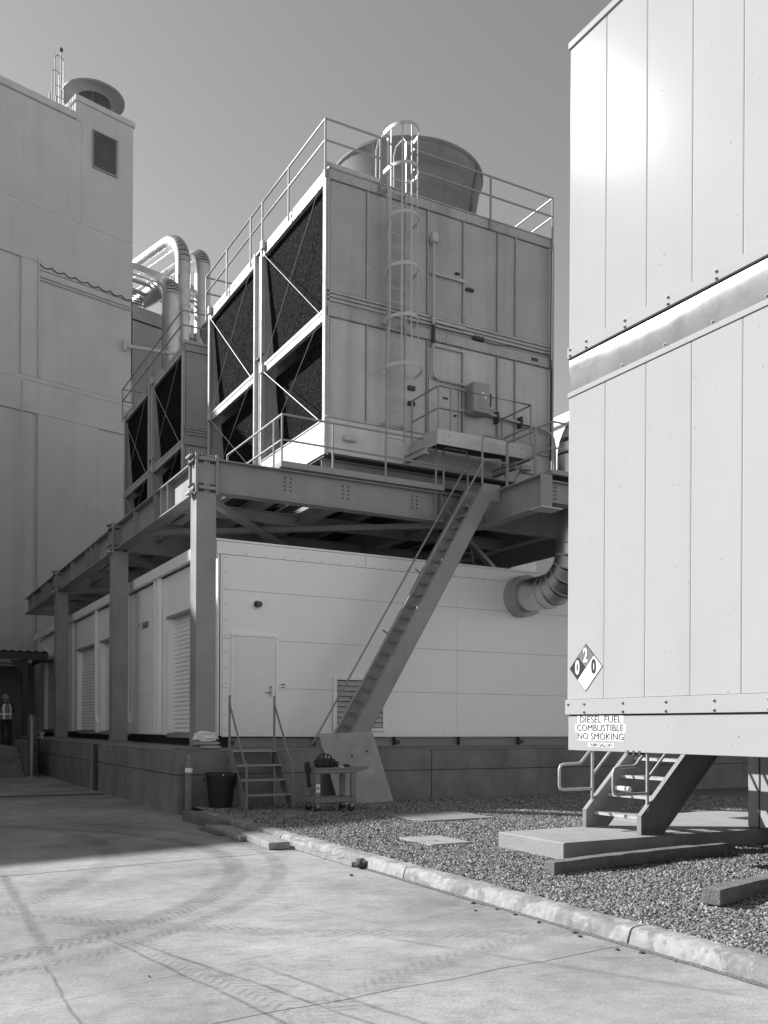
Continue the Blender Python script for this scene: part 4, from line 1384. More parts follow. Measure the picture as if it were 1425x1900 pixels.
MB().tube([(13.28, T1Y0 - 0.05, 7.85), (13.3, T1Y0 - 0.1, 7.6), (13.5, T1Y0 - 0.1, 7.45), (13.75, T1Y0 - 0.08, 7.8), (14.5, T1Y0 - 0.06, 7.78), (14.62, T1Y0 - 0.06, 7.4)], 0.012, 6).build('cable_loop', 'dark_steel', cb)
for x, z in ((11.64, 12.05), (11.64, 10.95), (11.64, 10.40)):
    B(11.18, T1Y0 - 0.06, z - 0.035, 12.16, T1Y0 - 0.046, z + 0.035).build('unistrut', 'galvanized_frame', cd)

# ================================================================== EQUIPMENT ENCLOSURE ON THE DOCK
EX, EY, EZ0, EZ1 = 6.20, 18.38, 1.37, 5.44
EYF = 42.2
enc = thing('equipment_enclosure', 'long white panelled equipment enclosure on the dock under the towers', 'enclosure', (EX, EY, DZ))
B(EX + 0.20, EY + 0.06, EZ0 + 0.02, 17.5, EYF, EZ1 - 0.05).build('inner_wall', 'enclosure_paint', enc)
rf = B(EX - 0.05, EY - 0.05, EZ1 - 0.045, 17.6, EYF + 0.05, EZ1).build('roof', 'enclosure_paint', enc, bevel=0.005)
rowz = [EZ0 + 0.0, 2.39, 3.40, 4.41, 5.13]
for i in range(4):
    x0 = EX + 0.105
    B(x0, EY + 0.0, rowz[i] + (0.003 if i else 0), 12.05, EY + 0.05, rowz[i + 1] - 0.003).build('wall_panel', 'enclosure_paint', enc, bevel=0.002)
    B(12.055, EY + 0.0, rowz[i] + (0.003 if i else 0), 17.5, EY + 0.05, rowz[i + 1] - 0.003).build('wall_panel', 'enclosure_paint', enc, bevel=0.002)
fr = B(EX - 0.03, EY - 0.025, 5.133, 17.5, EY + 0.05, EZ1 - 0.05).build('front_fascia', 'enclosure_paint', enc, bevel=0.003)
B(EX - 0.0, EY + 0.005, EZ0 + 0.02, EX + 0.035, EY + 0.05, 5.13).build('corner_trim', 'enclosure_paint', enc)
B(EX + 0.036, EY + 0.03, EZ0 + 0.02, EX + 0.06, EY + 0.05, 5.13).build('corner_gap', 'dark_void', enc)
B(EX + 0.061, EY + 0.01, EZ0 + 0.02, EX + 0.10, EY + 0.05, 5.13).build('corner_trim', 'enclosure_paint', enc)
bl = MB()
for k in range(12):
    bl.lathe([(0.012, 0), (0.012, -0.006), (0.004, -0.009)], (EX + 0.17, EY - 0.0005, 1.5 + k * 0.325), 6, axis='Y')
for k in range(26):
    bl.lathe([(0.012, 0), (0.012, -0.006), (0.004, -0.009)], (EX + 0.6 + k * 0.43, EY - 0.026, 5.17), 6, axis='Y')
    bl.lathe([(0.010, 0), (0.010, -0.006), (0.004, -0.009)], (EX + 1.9 + k * 0.40, EY - 0.0005, EZ0 + 0.08), 6, axis='Y')
for k in range(6):
    bl.lathe([(0.010, 0), (0.010, -0.006), (0.004, -0.009)], (9.6, EY - 0.026, 5.17 + k * 0.04), 6, axis='Y')
bl.build('screw_heads', 'steel_paint', enc, kind='stuff')
# skid frame
B(EX + 0.3, EY + 0.12, DZ + 0.0, 17.4, EY + 0.135, EZ0 - 0.02).build('skid_web', 'steel_paint', enc)
B(EX + 0.3, EY + 0.03, DZ + 0.002, 17.4, EY + 0.119, DZ + 0.022).build('skid_flange', 'steel_paint', enc)
for x in (6.45, 8.4, 10.4, 12.15, 13.9, 15.6):
    B(x, EY + 0.03, DZ + 0.023, x + 0.03, EY + 0.119, EZ0 - 0.002).build('skid_stiffener', 'dark_steel', enc)
    if x in (6.45, 10.4, 13.9):
        B(x + 0.031, EY + 0.02, DZ + 0.05, x + 0.13, EY + 0.06, DZ + 0.14).build('lifting_lug', 'dark_steel', enc)
B(EX + 0.28, EY + 0.136, DZ, EX + 0.3, EYF, EZ0).build('skid_side', 'dark_steel', enc)
# personnel door
dr = B(6.545, EY - 0.03, 1.43, 7.465, EY - 0.001, 3.455).build('door', 'door_paint', enc, bevel=0.004)
for a in ((6.485, 1.38, 6.54, 3.52), (7.47, 1.38, 7.525, 3.52), (6.541, 3.462, 7.469, 3.52), (6.541, 1.38, 7.469, 1.425)):
    B(a[0], EY - 0.045, a[1], a[2], EY - 0.001, a[3]).build('door_frame', 'white_trim', dr, bevel=0.003)
lk = B(7.325, EY - 0.04, 2.22, 7.385, EY - 0.031, 2.45).build('lock_plate', 'bright_galvanized', dr, bevel=0.004)
MB().tube([(7.355, EY - 0.04, 2.30), (7.355, EY - 0.09, 2.30), (7.24, EY - 0.09, 2.30)], 0.012, 8).build('lever_handle', 'rail_steel', dr)
MB().lathe([(0.016, 0), (0.016, -0.02), (0.01, -0.025)], (7.355, EY - 0.04, 2.41), 10, axis='Y').build('lock_cylinder', 'rail_steel', dr)
bl = MB()
for k in range(15):
    for x in (6.512, 7.498):
        bl.lathe([(0.008, 0), (0.008, -0.005), (0.003, -0.007)], (x, EY - 0.0455, 1.5 + k * 0.138), 6, axis='Y')
for k in range(6):
    bl.lathe([(0.008, 0), (0.008, -0.005), (0.003, -0.007)], (6.62 + k * 0.155, EY - 0.0455, 3.492), 6, axis='Y')
bl.build('screw_heads', 'steel_paint', dr, kind='stuff')
rd = B(7.56, EY - 0.03, 2.38, 7.71, EY - 0.001, 2.52).build('sign_holder', 'white_trim', enc, bevel=0.003)
B(7.585, EY - 0.033, 2.455, 7.685, EY - 0.031, 2.50).build('sign_slot', 'rail_steel', rd)
B(7.585, EY - 0.033, 2.405, 7.685, EY - 0.031, 2.425).build('sign_slot', 'dark_steel', rd)
# louvre behind the stair
lv = B(8.82, EY - 0.01, 1.50, 10.13, EY - 0.001, 2.68).build('louvre', 'dark_void', enc)
for a in ((8.82, 1.50, 8.90, 2.68), (10.05, 1.50, 10.13, 2.68), (8.901, 2.62, 10.049, 2.68), (8.901, 1.50, 10.049, 1.56)):
    B(a[0], EY - 0.06, a[1], a[2], EY - 0.011, a[3]).build('louvre_frame', 'white_trim', lv, bevel=0.003)
for k in range(9):
    z = 1.58 + k * 0.115
    MB().add([(8.905, EY - 0.055, z), (10.045, EY - 0.055, z), (10.045, EY - 0.015, z + 0.10), (8.905, EY - 0.015, z + 0.10),
              (8.905, EY - 0.051, z - 0.006), (10.045, EY - 0.051, z - 0.006), (10.045, EY - 0.011, z + 0.094), (8.905, EY - 0.011, z + 0.094)],
             [(0, 1, 2, 3), (7, 6, 5, 4), (0, 4, 5, 1), (3, 2, 6, 7), (0, 3, 7, 4), (1, 5, 6, 2)]).build('louvre_blade', 'bright_galvanized', lv)
# left side: wall bays with roll-up doors
RD = ((19.15, 22.02), (26.2, 29.45), (30.2, 33.2), (37.6, 40.2))
edges = [EY + 0.06]
for a, b in RD:
    edges += [a, b]
edges.append(EYF)
for i in range(0, len(edges), 2):
    y0, y1 = edges[i], edges[i + 1]
    n = max(1, round((y1 - y0) / 1.6))
    for za, zb_ in ((EZ0, 2.39), (2.394, 3.40), (3.404, 4.20), (4.204, 5.16)):
        B(EX + 0.0, y0 + 0.002, za, EX + 0.05, y1 - 0.002, zb_).build('wall_panel', 'enclosure_paint', enc, bevel=0.002)
for a, b in RD:
    B(EX + 0.0, a + 0.0, 4.204, EX + 0.05, b, 5.16).build('header_panel', 'enclosure_paint', enc, bevel=0.002)
    dd = B(EX + 0.15, a, EZ0 + 0.05, EX + 0.16, b, 4.2).build('roll_up_door', 'dark_void', enc)
    for ya_, yb_ in ((a - 0.0, a + 0.10), (b - 0.10, b)):
        B(EX - 0.03, ya_, EZ0 + 0.05, EX + 0.14, yb_, 4.20).build('door_jamb', 'enclosure_paint', dd, bevel=0.004)
    B(EX - 0.04, a - 0.05, 4.13, EX + 0.14, b + 0.05, 4.20).build('door_head', 'steel_paint', dd)
    B(EX - 0.02, a - 0.02, EZ0 - 0.05, EX + 0.14, b + 0.02, EZ0 + 0.048).build('door_sill', 'steel_paint', dd)
    s0 = None
    for k in range(27):
        z = EZ0 + 0.06 + k * 0.102
        if s0 is None:
            mb_ = MB()
            pr = [(EX + 0.148, z), (EX + 0.118, z + 0.006), (EX + 0.106, z + 0.035), (EX + 0.106, z + 0.065), (EX + 0.118, z + 0.094), (EX + 0.148, z + 0.100)]
            mb_.prism(pr, 'Y', a + 0.102, b - 0.102)
            s0 = mb_.build('door_slat', 'enclosure_paint', dd)
        else:
            share(s0, dd, (0, 0, k * 0.102))
# gutter and downspouts
B(EX - 0.16, EY - 0.05, 5.19, EX - 0.052, EYF + 0.05, EZ1 + 0.0).build('gutter', 'enclosure_paint', enc, bevel=0.006)
def downspout(y, kick=False, z1=5.18):
    o = B(EX - 0.12, y - 0.06, EZ0 + (0.55 if kick else 0.02), EX - 0.01, y + 0.06, z1).build('downspout', 'enclosure_paint', enc, bevel=0.008)
    if kick:
        MB().bar((EX - 0.065, y, EZ0 + 0.56), (EX - 0.065, y - 0.22, EZ0 + 0.28), 0.11, 0.12).build('kick_out', 'enclosure_paint', o)
        B(EX - 0.12, y - 0.29, EZ0 + 0.0, EX - 0.01, y - 0.17, EZ0 + 0.3).build('kick_foot', 'enclosure_paint', o)
for y in (22.55, 22.9, 33.75, 34.3):
    downspout(y)
for y in (25.75, 29.85, 36.2):
    downspout(y, True)
MB().bar((EX - 0.1, 41.3, 5.1), (EX - 0.03, 38.6, 4.35), 0.06, 0.06).build('leader_pipe', 'enclosure_paint', enc)
# maker's plate on the side
B(EX - 0.006, 23.65, 4.02, EX - 0.001, 24.85, 4.36).build('maker_plate', 'enclosure_paint', enc)
pl = text_mesh('DAIKIN', 0.24, 'maker_lettering', 'dark_steel', enc, face_minus_x(EX - 0.010 - EX, 24.15 - EY, 4.19 - DZ), 0.85, 0.004)
MB().prism([(24.72, 4.29), (24.80, 4.29), (24.76, 4.12)], 'X', EX - 0.012, EX - 0.008).build('maker_mark', 'dark_steel', enc)

# round wall light by the door
wl = thing('wall_light', 'round dark-faced wall light above the enclosure door', 'lamp', (7.03, EY, 4.14))
MB().lathe([(0.10, 0), (0.10, -0.03), (0.085, -0.05), (0.085, -0.06)], (7.03, EY - 0.001, 4.14), 24, axis='Y').build('base_ring', 'white_trim', wl)
MB().tube([(7.03, EY - 0.05, 4.14), (7.055, EY - 0.17, 4.13)], [0.075, 0.062], 20).build('lamp_head', 'lens_dark', wl)

# big insulated duct out of the enclosure
bd = thing('insulated_duct', 'large metal-clad duct elbow leaving the enclosure front beside the tank', 'duct', (13.9, 18.3, 4.8))
dc_ = Vector((13.88, 18.38, 4.78))
MB().lathe([(0.50, 0.0), (0.50, -0.34), (0.47, -0.345)], tuple(dc_ + Vector((0, -0.001, 0))), 32, axis='Y').build('wall_sleeve', 'galvanized', bd)
yR = 0.95
ycen = 16.35
rr_ = 0.40
MB().tube([dc_ + Vector((0, -0.30, 0)), Vector((13.88, ycen + yR, 4.78))], rr_, 28).build('duct_run', 'duct_cladding', bd)
el = arc((13.88, ycen + yR, 4.78 + yR), (0, 0, -1), (0, -1, 0), yR, 0, math.pi / 2, 6)
for k in range(6):
    g = MB().tube([el[k], el[k + 1]], rr_ * 1.01, 28).build('elbow_gore', 'duct_cladding', bd)
    d = (el[k + 1] - el[k]).normalized()
    MB().tube([el[k] - d * 0.015, el[k] + d * 0.015], rr_ * 1.03, 28).build('seam_band', 'galvanized_frame', g)
MB().tube([el[-1], Vector((13.88, ycen, 7.7))], rr_, 28).build('duct_run', 'duct_cladding', bd)
el2 = arc((14.78, ycen, 7.7), (-1, 0, 0), (0, 0, 1), 0.9, 0, math.pi / 2, 6)
for k in range(6):
    MB().tube([el2[k], el2[k + 1]], rr_ * 1.01, 28).build('elbow_gore', 'duct_cladding', bd)
MB().tube([el2[-1], el2[-1] + Vector((6, 0, 0))], rr_, 28).build('duct_run', 'duct_cladding', bd)

# loose ladder and hose hanging below the deck
hl = thing('hanging_ladder', 'short dark ladder standing on the enclosure roof under the deck', 'ladder', (13.2, 19.6, EZ1))
for x in (13.0, 13.42):
    MB().bar((x, 19.6, EZ1), (x + 0.12, 20.0, EZ1 + 0.74), 0.05, 0.03).build('side_rail', 'steel_paint', hl)
for k in range(3):
    z = EZ1 + 0.18 + 0.22 * k
    MB().tube([(13.03 + 0.03 * k, 19.7 + 0.1 * k, z), (13.45 + 0.03 * k, 19.7 + 0.1 * k, z)], 0.018, 6).build('rung', 'steel_paint', hl)
hz = thing('hanging_hose', 'pale hose curling down onto the enclosure roof', 'hose', (12.1, 18.9, EZ1))
MB().tube([(12.05, 18.9, 6.1), (12.05, 18.9, 5.8), (12.12, 18.9, 5.58), (12.3, 18.9, 5.49), (12.6, 18.95, 5.47)], 0.03, 8).build('hose', 'galvanized_frame', hz)

# ================================================================== FUEL TANK ON THE RIGHT
KX, KY = 7.0, 8.36
tank = thing('fuel_tank', 'huge white panelled fuel tank enclosure on the right edge', 'tank', (KX, KY, 0.13))
KX1, KYB = 11.6, -5.0
B(KX + 0.05, KYB, 1.40, KX1, KY - 0.03, 9.40).build('tank_shell', 'tank_paint', tank)
seams = [KY]
y = 7.755
while y > KYB:
    seams.append(y)
    y -= 0.612
seams.append(KYB)
for i in range(len(seams) - 1):
    ya, yb = seams[i + 1] + 0.003, seams[i] - (0.003 if i else 0.0)
    for za, zb_ in ((1.92, 5.375), (5.955, 9.385)):
        # standing board with a slightly dished face
        t_ = 0.0
        vs = [(KX + 0.003, ya, za), (KX, ya + 0.012, za), (KX + t_, (ya + yb) / 2, za), (KX, yb - 0.012, za), (KX + 0.003, yb, za), (KX + 0.048, yb, za), (KX + 0.048, ya, za)]
        up = [(v[0], v[1], zb_) for v in vs]
        n = len(vs)
        fs = [tuple(range(n)), tuple(reversed(range(n, 2 * n)))] + [(k, n + k, n + (k + 1) % n, (k + 1) % n) for k in range(n)]
        o = MB().add(vs + up, fs).build('wall_panel', 'tank_paint', tank)
B(KX + 0.035, KYB, 1.93, KX + 0.049, KY - 0.02, 9.38).build('seam_filler', 'dark_steel', tank)
B(KX - 0.02, KYB, 9.388, KX1 + 0.02, KY + 0.02, 9.47).build('roof_coping', 'tank_paint', tank, bevel=0.006)
ub = B(KX - 0.018, KYB, 5.83, KX + 0.048, KY + 0.015, 5.952).build('upper_band', 'tank_paint', tank, bevel=0.004)
B(KX + 0.012, KYB, 5.819, KX + 0.05, KY, 5.829).build('shadow_gap', 'dark_void', tank)
vs, fs = [], []
ny = 60
prof = [(0.012, 5.813), (0.004, 5.76), (0.004, 5.70), (0.012, 5.63), (0.026, 5.54), (0.048, 5.452)]
for i in range(ny + 1):
    yy = KYB + (KY - KYB) * i / ny
    for a, (dx, z) in enumerate(prof):
        w = -0.004 + (0.010 + 0.004 * a) * noise.noise(Vector((yy * 0.5, a * 0.35, 3)))
        vs.append((KX + dx + w, yy, z))
for i in range(ny):
    for a in range(len(prof) - 1):
        q = i * len(prof) + a
        fs.append((q, q + len(prof), q + len(prof) + 1, q + 1))
mb_ = MB().add(vs, fs)
mb_.smooth = True
mb_.build('bare_metal_band', 'tank_band', tank)
B(KX + 0.03, KYB, 5.442, KX + 0.05, KY, 5.45).build('shadow_gap', 'dark_void', tank)
B(KX - 0.012, KYB, 5.38, KX + 0.048, KY + 0.012, 5.44).build('lower_trim', 'tank_paint', tank, bevel=0.004)
lb = B(KX - 0.020, KYB, 1.745, KX + 0.048, KY + 0.02, 1.915).build('lower_band', 'tank_paint', tank, bevel=0.004)
B(KX + 0.02, KYB, 1.735, KX + 0.05, KY - 0.01, 1.744).build('shadow_gap', 'dark_void', tank)
B(KX + 0.004, KYB, 1.34, KX + 0.05, KY - 0.012, 1.733).build('skirt', 'tank_paint', tank, bevel=0.004)
B(KX + 0.051, KYB, 1.36, KX1, KY - 0.05, 1.395).build('tank_floor', 'steel_paint', tank)
B(KX + 0.06, KY - 0.03, 1.40, KX1, KY - 0.0, 9.38).build('end_wall', 'tank_paint', tank)
sc0 = None
for z, par in ((1.865, tank), (1.775, tank), (5.925, tank), (5.858, tank)):
    for k in range(8):
        yy = 8.052 - k * 0.612
        if sc0 is None:
            sc0 = MB().lathe([(0.019, 0.0), (0.019, -0.004), (0.011, -0.006), (0.011, -0.016), (0.004, -0.02)], (KX - 0.019, yy, z), 10, axis='X').build('screw', 'steel_paint', tank)
            sz, sy = z, yy
        else:
            share(sc0, tank, (0, yy - sy, z - sz))
for z in (1.865, 5.925, 5.858):
    share(sc0, tank, (0, 8.325 - sy, z - sz))
for k in range(5):
    yy = 7.5 - k * 0.612
    share(sc0, tank, (0.026, yy - sy, 5.475 - sz))
# pedestal under the tank
pdm = B(10.06, KYB, 0.3, 11.5, KY + 0.05, 1.355).build('pedestal', 'tank_paint', tank, bevel=0.03)
B(10.05, 8.20, 0.3, 10.058, 8.215, 1.34).build('pedestal_seam', 'dark_steel', pdm)
for yy in (3.4, -1.2):
    B(7.3, yy, 0.08, 7.6, yy + 0.3, 1.34).build('support_leg', 'tank_paint', tank)
# clips under the skirt
for k in range(3):
    B(KX + 0.0, 7.37 - k * 0.085, 1.315, KX + 0.06, 7.40 - k * 0.085, 1.36).build('cable_clip', 'dark_steel', tank)

# hazard diamond
hz_ = thing('hazard_diamond_sign', 'four-part hazard diamond sign with numbers on the white tank', 'sign', (KX - 0.002, 8.05, 2.27))
XS = KX - 0.006
cyd, czd, hw, hh = 8.045, 2.27, 0.268, 0.262
def quad(yc, zc, k, m, nm, x=XS):
    w, h = hw * k, hh * k
    MB().prism([(yc, zc + h), (yc + w, zc), (yc, zc - h), (yc - w, zc)], 'X', x, x + 0.003).build(nm, m, hz_)
quad(cyd, czd, 1.03, 'sign_black', 'diamond_border', XS + 0.003)
quad(cyd, czd + hh / 2, 0.485, 'sign_grey', 'top_quarter')
quad(cyd + hw / 2, czd, 0.485, 'sign_black', 'left_quarter')
quad(cyd - hw / 2, czd, 0.485, 'sign_white', 'right_quarter')
quad(cyd, czd - hh / 2, 0.485, 'sign_white', 'bottom_quarter')
def htext(s, y, z, m):
    text_mesh(s, 0.215, 'numeral', m, hz_, face_minus_x(XS - 0.0035 - (KX - 0.002), y - 8.05, z - 2.27), 0.68, 0.007)
htext('2', cyd, czd + hh / 2, 'sign_white')
htext('0', cyd + hw / 2, czd, 'sign_white')
htext('0', cyd - hw / 2, czd, 'sign_black')
# lettered placards
for s, y0, y1, z0, z1, size, sx in (('DIESEL FUEL', 8.185, 7.45, 1.643, 1.731, 0.104, 1.20), ('COMBUSTIBLE', 8.225, 7.415, 1.549, 1.637, 0.104, 1.12),
                                    ('NO SMOKING', 8.185, 7.44, 1.455, 1.543, 0.104, 1.13), ('9,000 GALLON', 8.005, 7.59, 1.385, 1.430, 0.050, 1.06)):
    w = {'DIESEL FUEL': 'top', 'COMBUSTIBLE': 'second', 'NO SMOKING': 'third', '9,000 GALLON': 'small bottom'}[s]
    t = thing('lettered_placard', 'white placard on the tank skirt reading %s' % s.title().replace('9,000', '9000'), 'sign', (KX + 0.003, (y0 + y1) / 2, (z0 + z1) / 2), group='placards on the tank skirt')
    B(KX + 0.0015, y1, z0, KX + 0.0035, y0, z1).build('plate', 'sign_white', t)
    text_mesh(s, size, 'lettering', 'letter_grey', t, face_minus_x(KX - 0.0005 - (KX + 0.003), 0, 0), sx, 0.0, 0.001)

# ------------------------------------------------------------------ tank stair on its pad
pad = thing('concrete_pad', 'raised concrete pad carrying the small tank stair', 'pad', (8.6, 8.8, 0.13))
B(6.82, 8.19, 0.0, 10.9, 9.45, 0.30).build('pad_block', 'pad_concrete', pad, bevel=0.012)
pad2 = thing('concrete_pad', 'bright concrete pad lying behind the tank stair', 'pad', (11, 9.9, 0.13))
B(9.35, 9.46, 0.0, 13.4, 10.35, 0.295).build('pad_block', 'pad_concrete', pad2, bevel=0.012)
ts = thing('tank_stair', 'steel stair with looped handrails beside the white tank', 'stairs', (8.15, 8.9, 0.3))
for ys in (8.42, 9.34):
    zt = 2.7
    poly = [(8.15, 0.302), (8.52, 0.302), (8.52 + zt - 0.3, zt), (8.15 + zt - 0.53, zt), (8.15, 0.53)]
    s = MB().prism(poly, 'Y', ys, ys + 0.012).build('stringer', 'stair_paint', ts)
    sg = 1 if ys < 9 else -1
    y0_, y1_ = (ys + 0.006, ys + 0.075) if ys > 9 else (ys - 0.065, ys + 0.006)
    yc = (y0_ + y1_) / 2
    MB().bar((8.152, yc, 0.53), (8.15 + zt - 0.53, yc, zt), y1_ - y0_, 0.012, up=(-1, 0, 1)).build('stringer_flange', 'stair_paint', s)
    B(8.146, y0_, 0.302, 8.158, y1_, 0.53).build('stringer_nose', 'stair_paint', s)
    MB().bar((8.52, yc, 0.306), (8.52 + zt - 0.3, yc, zt), y1_ - y0_, 0.012, up=(-1, 0, 1)).build('stringer_flange', 'stair_paint', s)
    # looped handrail
    yp = yc
    k = 0.06
    L = [(8.28, yp, 0.80), (7.79, yp, 0.80), (7.745, yp, 0.815), (7.73, yp, 0.86), (7.73, yp, 1.06), (7.75, yp, 1.11), (7.80, yp, 1.125), (8.05, yp, 1.135), (8.09, yp, 1.15), (8.15 + 1.5, yp, 2.72)]
    hr = MB().tube(L, 0.02, 10).build('handrail', 'galvanized_frame', ts)
    MB().tube([(8.28, yp, 0.58), (8.28, yp, 1.40)], 0.02, 10).build('rail_post', 'galvanized_frame', hr)
    MB().tube([(9.30, yp, 1.66), (9.30, yp, 2.40)], 0.02, 10).build('rail_post', 'galvanized_frame', hr)
    MB().tube([(8.28, yp, 0.98), (9.9, yp, 2.60)], 0.018, 10).build('mid_rail', 'galvanized_frame', hr)
tr1 = None
for k in range(8):
    x, z = 8.27 + 0.232 * k, 0.505 + 0.232 * k
    if tr1 is None:
        mb_ = MB()
        mb_.box(x, 8.435, z - 0.035, x + 0.006, 9.335, z)
        mb_.box(x + 0.21, 8.435, z - 0.035, x + 0.216, 9.335, z)
        mb_.box(x - 0.002, 8.435, z, x + 0.03, 9.335, z + 0.004)
        for j in range(7):
            xx = x + 0.035 + 0.026 * j
            mb_.box(xx, 8.435, z - 0.03, xx + 0.006, 9.335, z)
        for j in range(14):
            yy = 8.47 + 0.063 * j
            mb_.box(x + 0.032, yy, z - 0.012, x + 0.209, yy + 0.006, z + 0.001)
        tr1 = mb_.build('tread', 'bright_galvanized', ts)
    else:
        share(tr1, ts, (0.232 * k, 0, 0.232 * k))
MB().tube([(8.62, 9.05, 0.80), (8.62, 9.30, 0.80)], 0.035, 12).build('tread_roll', 'bag_white', ts)

# flat lids in the gravel
for nm, a in (('pale square concrete lid set in the sunny gravel', (6.1, 9.86, 6.72, 10.68)), ('larger concrete lid in the gravel at the shadow edge', (7.5, 12.4, 8.9, 13.65))):
    l = thing('ground_lid', nm, 'lid', ((a[0] + a[2]) / 2, (a[1] + a[3]) / 2, 0.1), group='lids set in the gravel')
    B(a[0], a[1], 0.05, a[2], a[3], 0.134).build('lid_slab', 'dock_concrete' if a[0] > 7 else 'pad_concrete', l, bevel=0.008)
    B(a[0] + 0.25, a[1] + 0.3, 0.1325, a[0] + 0.30, a[1] + 0.34, 0.136).build('lift_hole', 'dark_steel', l)

# ------------------------------------------------------------------ timbers
def timber(label, p, q, w, z0, z1, m='timber', warp=0.0, grp='timbers lying on the ground', seed=0):
    p, q = Vector((p[0], p[1], 0)), Vector((q[0], q[1], 0))
    d = (q - p).normalized()
    s = Vector((-d.y, d.x, 0))
    n = 14
    vs, fs = [], []
    for i in range(n + 1):
        c = p.lerp(q, i / n) + s * warp * math.sin(math.pi * i / n)
        for a, (sx, z) in enumerate(((-1, z0), (1, z0), (1, z1), (-1, z1))):
            j = 0.006 * noise.noise(Vector((i * 0.9 + seed * 11, a * 3.3, seed)))
            vs.append(c + s * (sx * w / 2 + j) + Vector((0, 0, z + (j if a > 1 else 0))))
    for i in range(n):
        for a in range(4):
            fs.append((4 * i + a, 4 * i + (a + 1) % 4, 4 * (i + 1) + (a + 1) % 4, 4 * (i + 1) + a))
    fs += [(3, 2, 1, 0), tuple(4 * n + a for a in range(4))]
    t = MB().add(vs, fs).build('timber', m, bevel=0.006)
    tag(t, label, 'timber', grp)
    return t
timber('long dark timber lying on the gravel beside the concrete pad', (5.99, 7.42), (8.80, 7.70), 0.15, 0.115, 0.245, 'dark_timber', 0.05, seed=1)
timber('dark timber in the gravel at the right edge of the photo', (6.18, 5.52), (8.6, 6.15), 0.16, 0.115, 0.25, 'dark_timber', 0.0, seed=2)
timber('squared timber along the kerb, farthest, below the gas cylinder', (4.73, 15.5), (4.70, 13.75), 0.22, 0.004, 0.15, 'dark_timber', 0.0, seed=3)
timber('splintered flat plank between the two squared timbers at the kerb', (4.66, 13.9), (4.60, 12.2), 0.30, 0.004, 0.075, 'timber', 0.02, seed=4)
timber('thick pale timber with a sawn end, nearest along the kerb', (4.70, 12.55), (4.62, 11.18), 0.29, 0.006, 0.10, 'timber', 0.0, seed=5)
sl_ = thing('plank_splinter', 'small splinters broken off the flat plank at the kerb', 'splinter', (4.45, 13.6, 0))
for k in range(5):
    x, yy = 4.42 + 0.02 * random.random(), 13.9 - 0.18 * k
    MB().bar((x, yy, 0.02), (x + 0.06 * random.random(), yy - 0.25, 0.03), 0.06, 0.025).build('splinter', 'dark_timber', sl_)
lathst = thing('lath_strip', 'thin wooden strip of short lengths against the kerb face', 'strip', (4.83, 10.2, 0))
for k in range(5):
    B(4.795 - 0.006 * k + 0.01 * random.random(), 11.15 - 0.345 * k, 0.004, 4.852, 11.15 - 0.345 * (k + 1) + 0.008, 0.055 + 0.006 * random.random()).build('strip_piece', 'timber', lathst, bevel=0.003)

def rock(name, label, c, r, m, seed, flat=0.6, cat='rock'):
    bm = bmesh.new()
    bmesh.ops.create_icosphere(bm, subdivisions=3, radius=1.0)
    for v in bm.verts:
        n = noise.noise(v.co * 1.7 + Vector((seed, 0, 0))) * 0.5 + noise.noise(v.co * 5 + Vector((seed, 3, 0))) * 0.2
        v.co = v.co * (1 + n)
        v.co.z *= flat
    me = bpy.data.meshes.new(name)
    bm.to_mesh(me)
    bm.free()
    me.transform(Matrix.Scale(r, 4))
    me.materials.append(M(m))
    o = bpy.data.objects.new(name, me)
    COL.objects.link(o)
    o.location = c
    if label:
        tag(o, label, cat)
    return o
rock('tar_lump', 'black crumbly lump at the near end of the wooden strip', (4.86, 9.33, 0.05), 0.085, 'stone_dark', 4, cat='lump')
rk_ = random.Random(5)
STONES = ((4.80, 6.66), (4.80, 6.40), (4.78, 6.05), (4.79, 5.62), (4.74, 5.5), (4.79, 4.9), (4.81, 4.6), (4.6, 6.7), (4.78, 7.0), (4.70, 5.05), (4.5, 8.9), (1.55, 5.9))
for k, (x, yy) in enumerate(STONES):
    o = rock('loose_stone', None, (x, yy, 0.006), rk_.uniform(0.006, 0.019), 'stone_dark', k + 20)
    ords = ('first', 'second', 'third', 'fourth', 'fifth', 'sixth', 'seventh', 'eighth', 'ninth', 'tenth')
    tag(o, ('dark loose stone near the kerb foot, %s counted from the far end' % ords[sorted(range(10), key=lambda q: -STONES[q][1]).index(k)]) if k < 10 else ('single loose stone further out on the concrete' if k == 10 else 'tiny stone on the dusty concrete at lower left'), 'stone', 'loose stones on the concrete')

# ------------------------------------------------------------------ things in front of the dock
ms = thing('dock_stair', 'small open steel stair leading up to the enclosure door', 'stairs', (6.2, 15.8, 0.13))
for x in (5.74, 6.62):
    sg = 1 if x < 6 else -1
    poly = [(15.36, 0.12), (15.62, 0.12), (16.44, 0.98), (16.44, 1.17), (16.22, 1.17)]
    MB().prism(poly, 'X', x, x + 0.012).build('stringer', 'stair_paint', ms)
    B(x - 0.0, 16.36, 0.10, x + 0.05, 16.42, 1.0).build('rear_leg', 'stair_paint', ms)
    hr = MB().tube([(x, 16.32, 1.17), (x, 16.32, 2.16)], 0.022, 8).build('rail_post', 'stair_paint', ms)
    MB().tube([(x, 16.30, 1.98), (x, 15.55, 0.98), (x, 15.42, 0.9), (x, 15.40, 0.14)], 0.02, 8).build('handrail', 'stair_paint', hr)
for k in range(4):
    z = 0.385 + 0.255 * k
    yy = 15.47 + 0.24 * k
    B(5.755, yy, z - 0.03, 6.615, yy + 0.24, z).build('tread', 'rail_steel', ms)
B(5.72, 15.33, 0.105, 6.66, 15.38, 0.13).build('base_bar', 'stair_paint', ms)

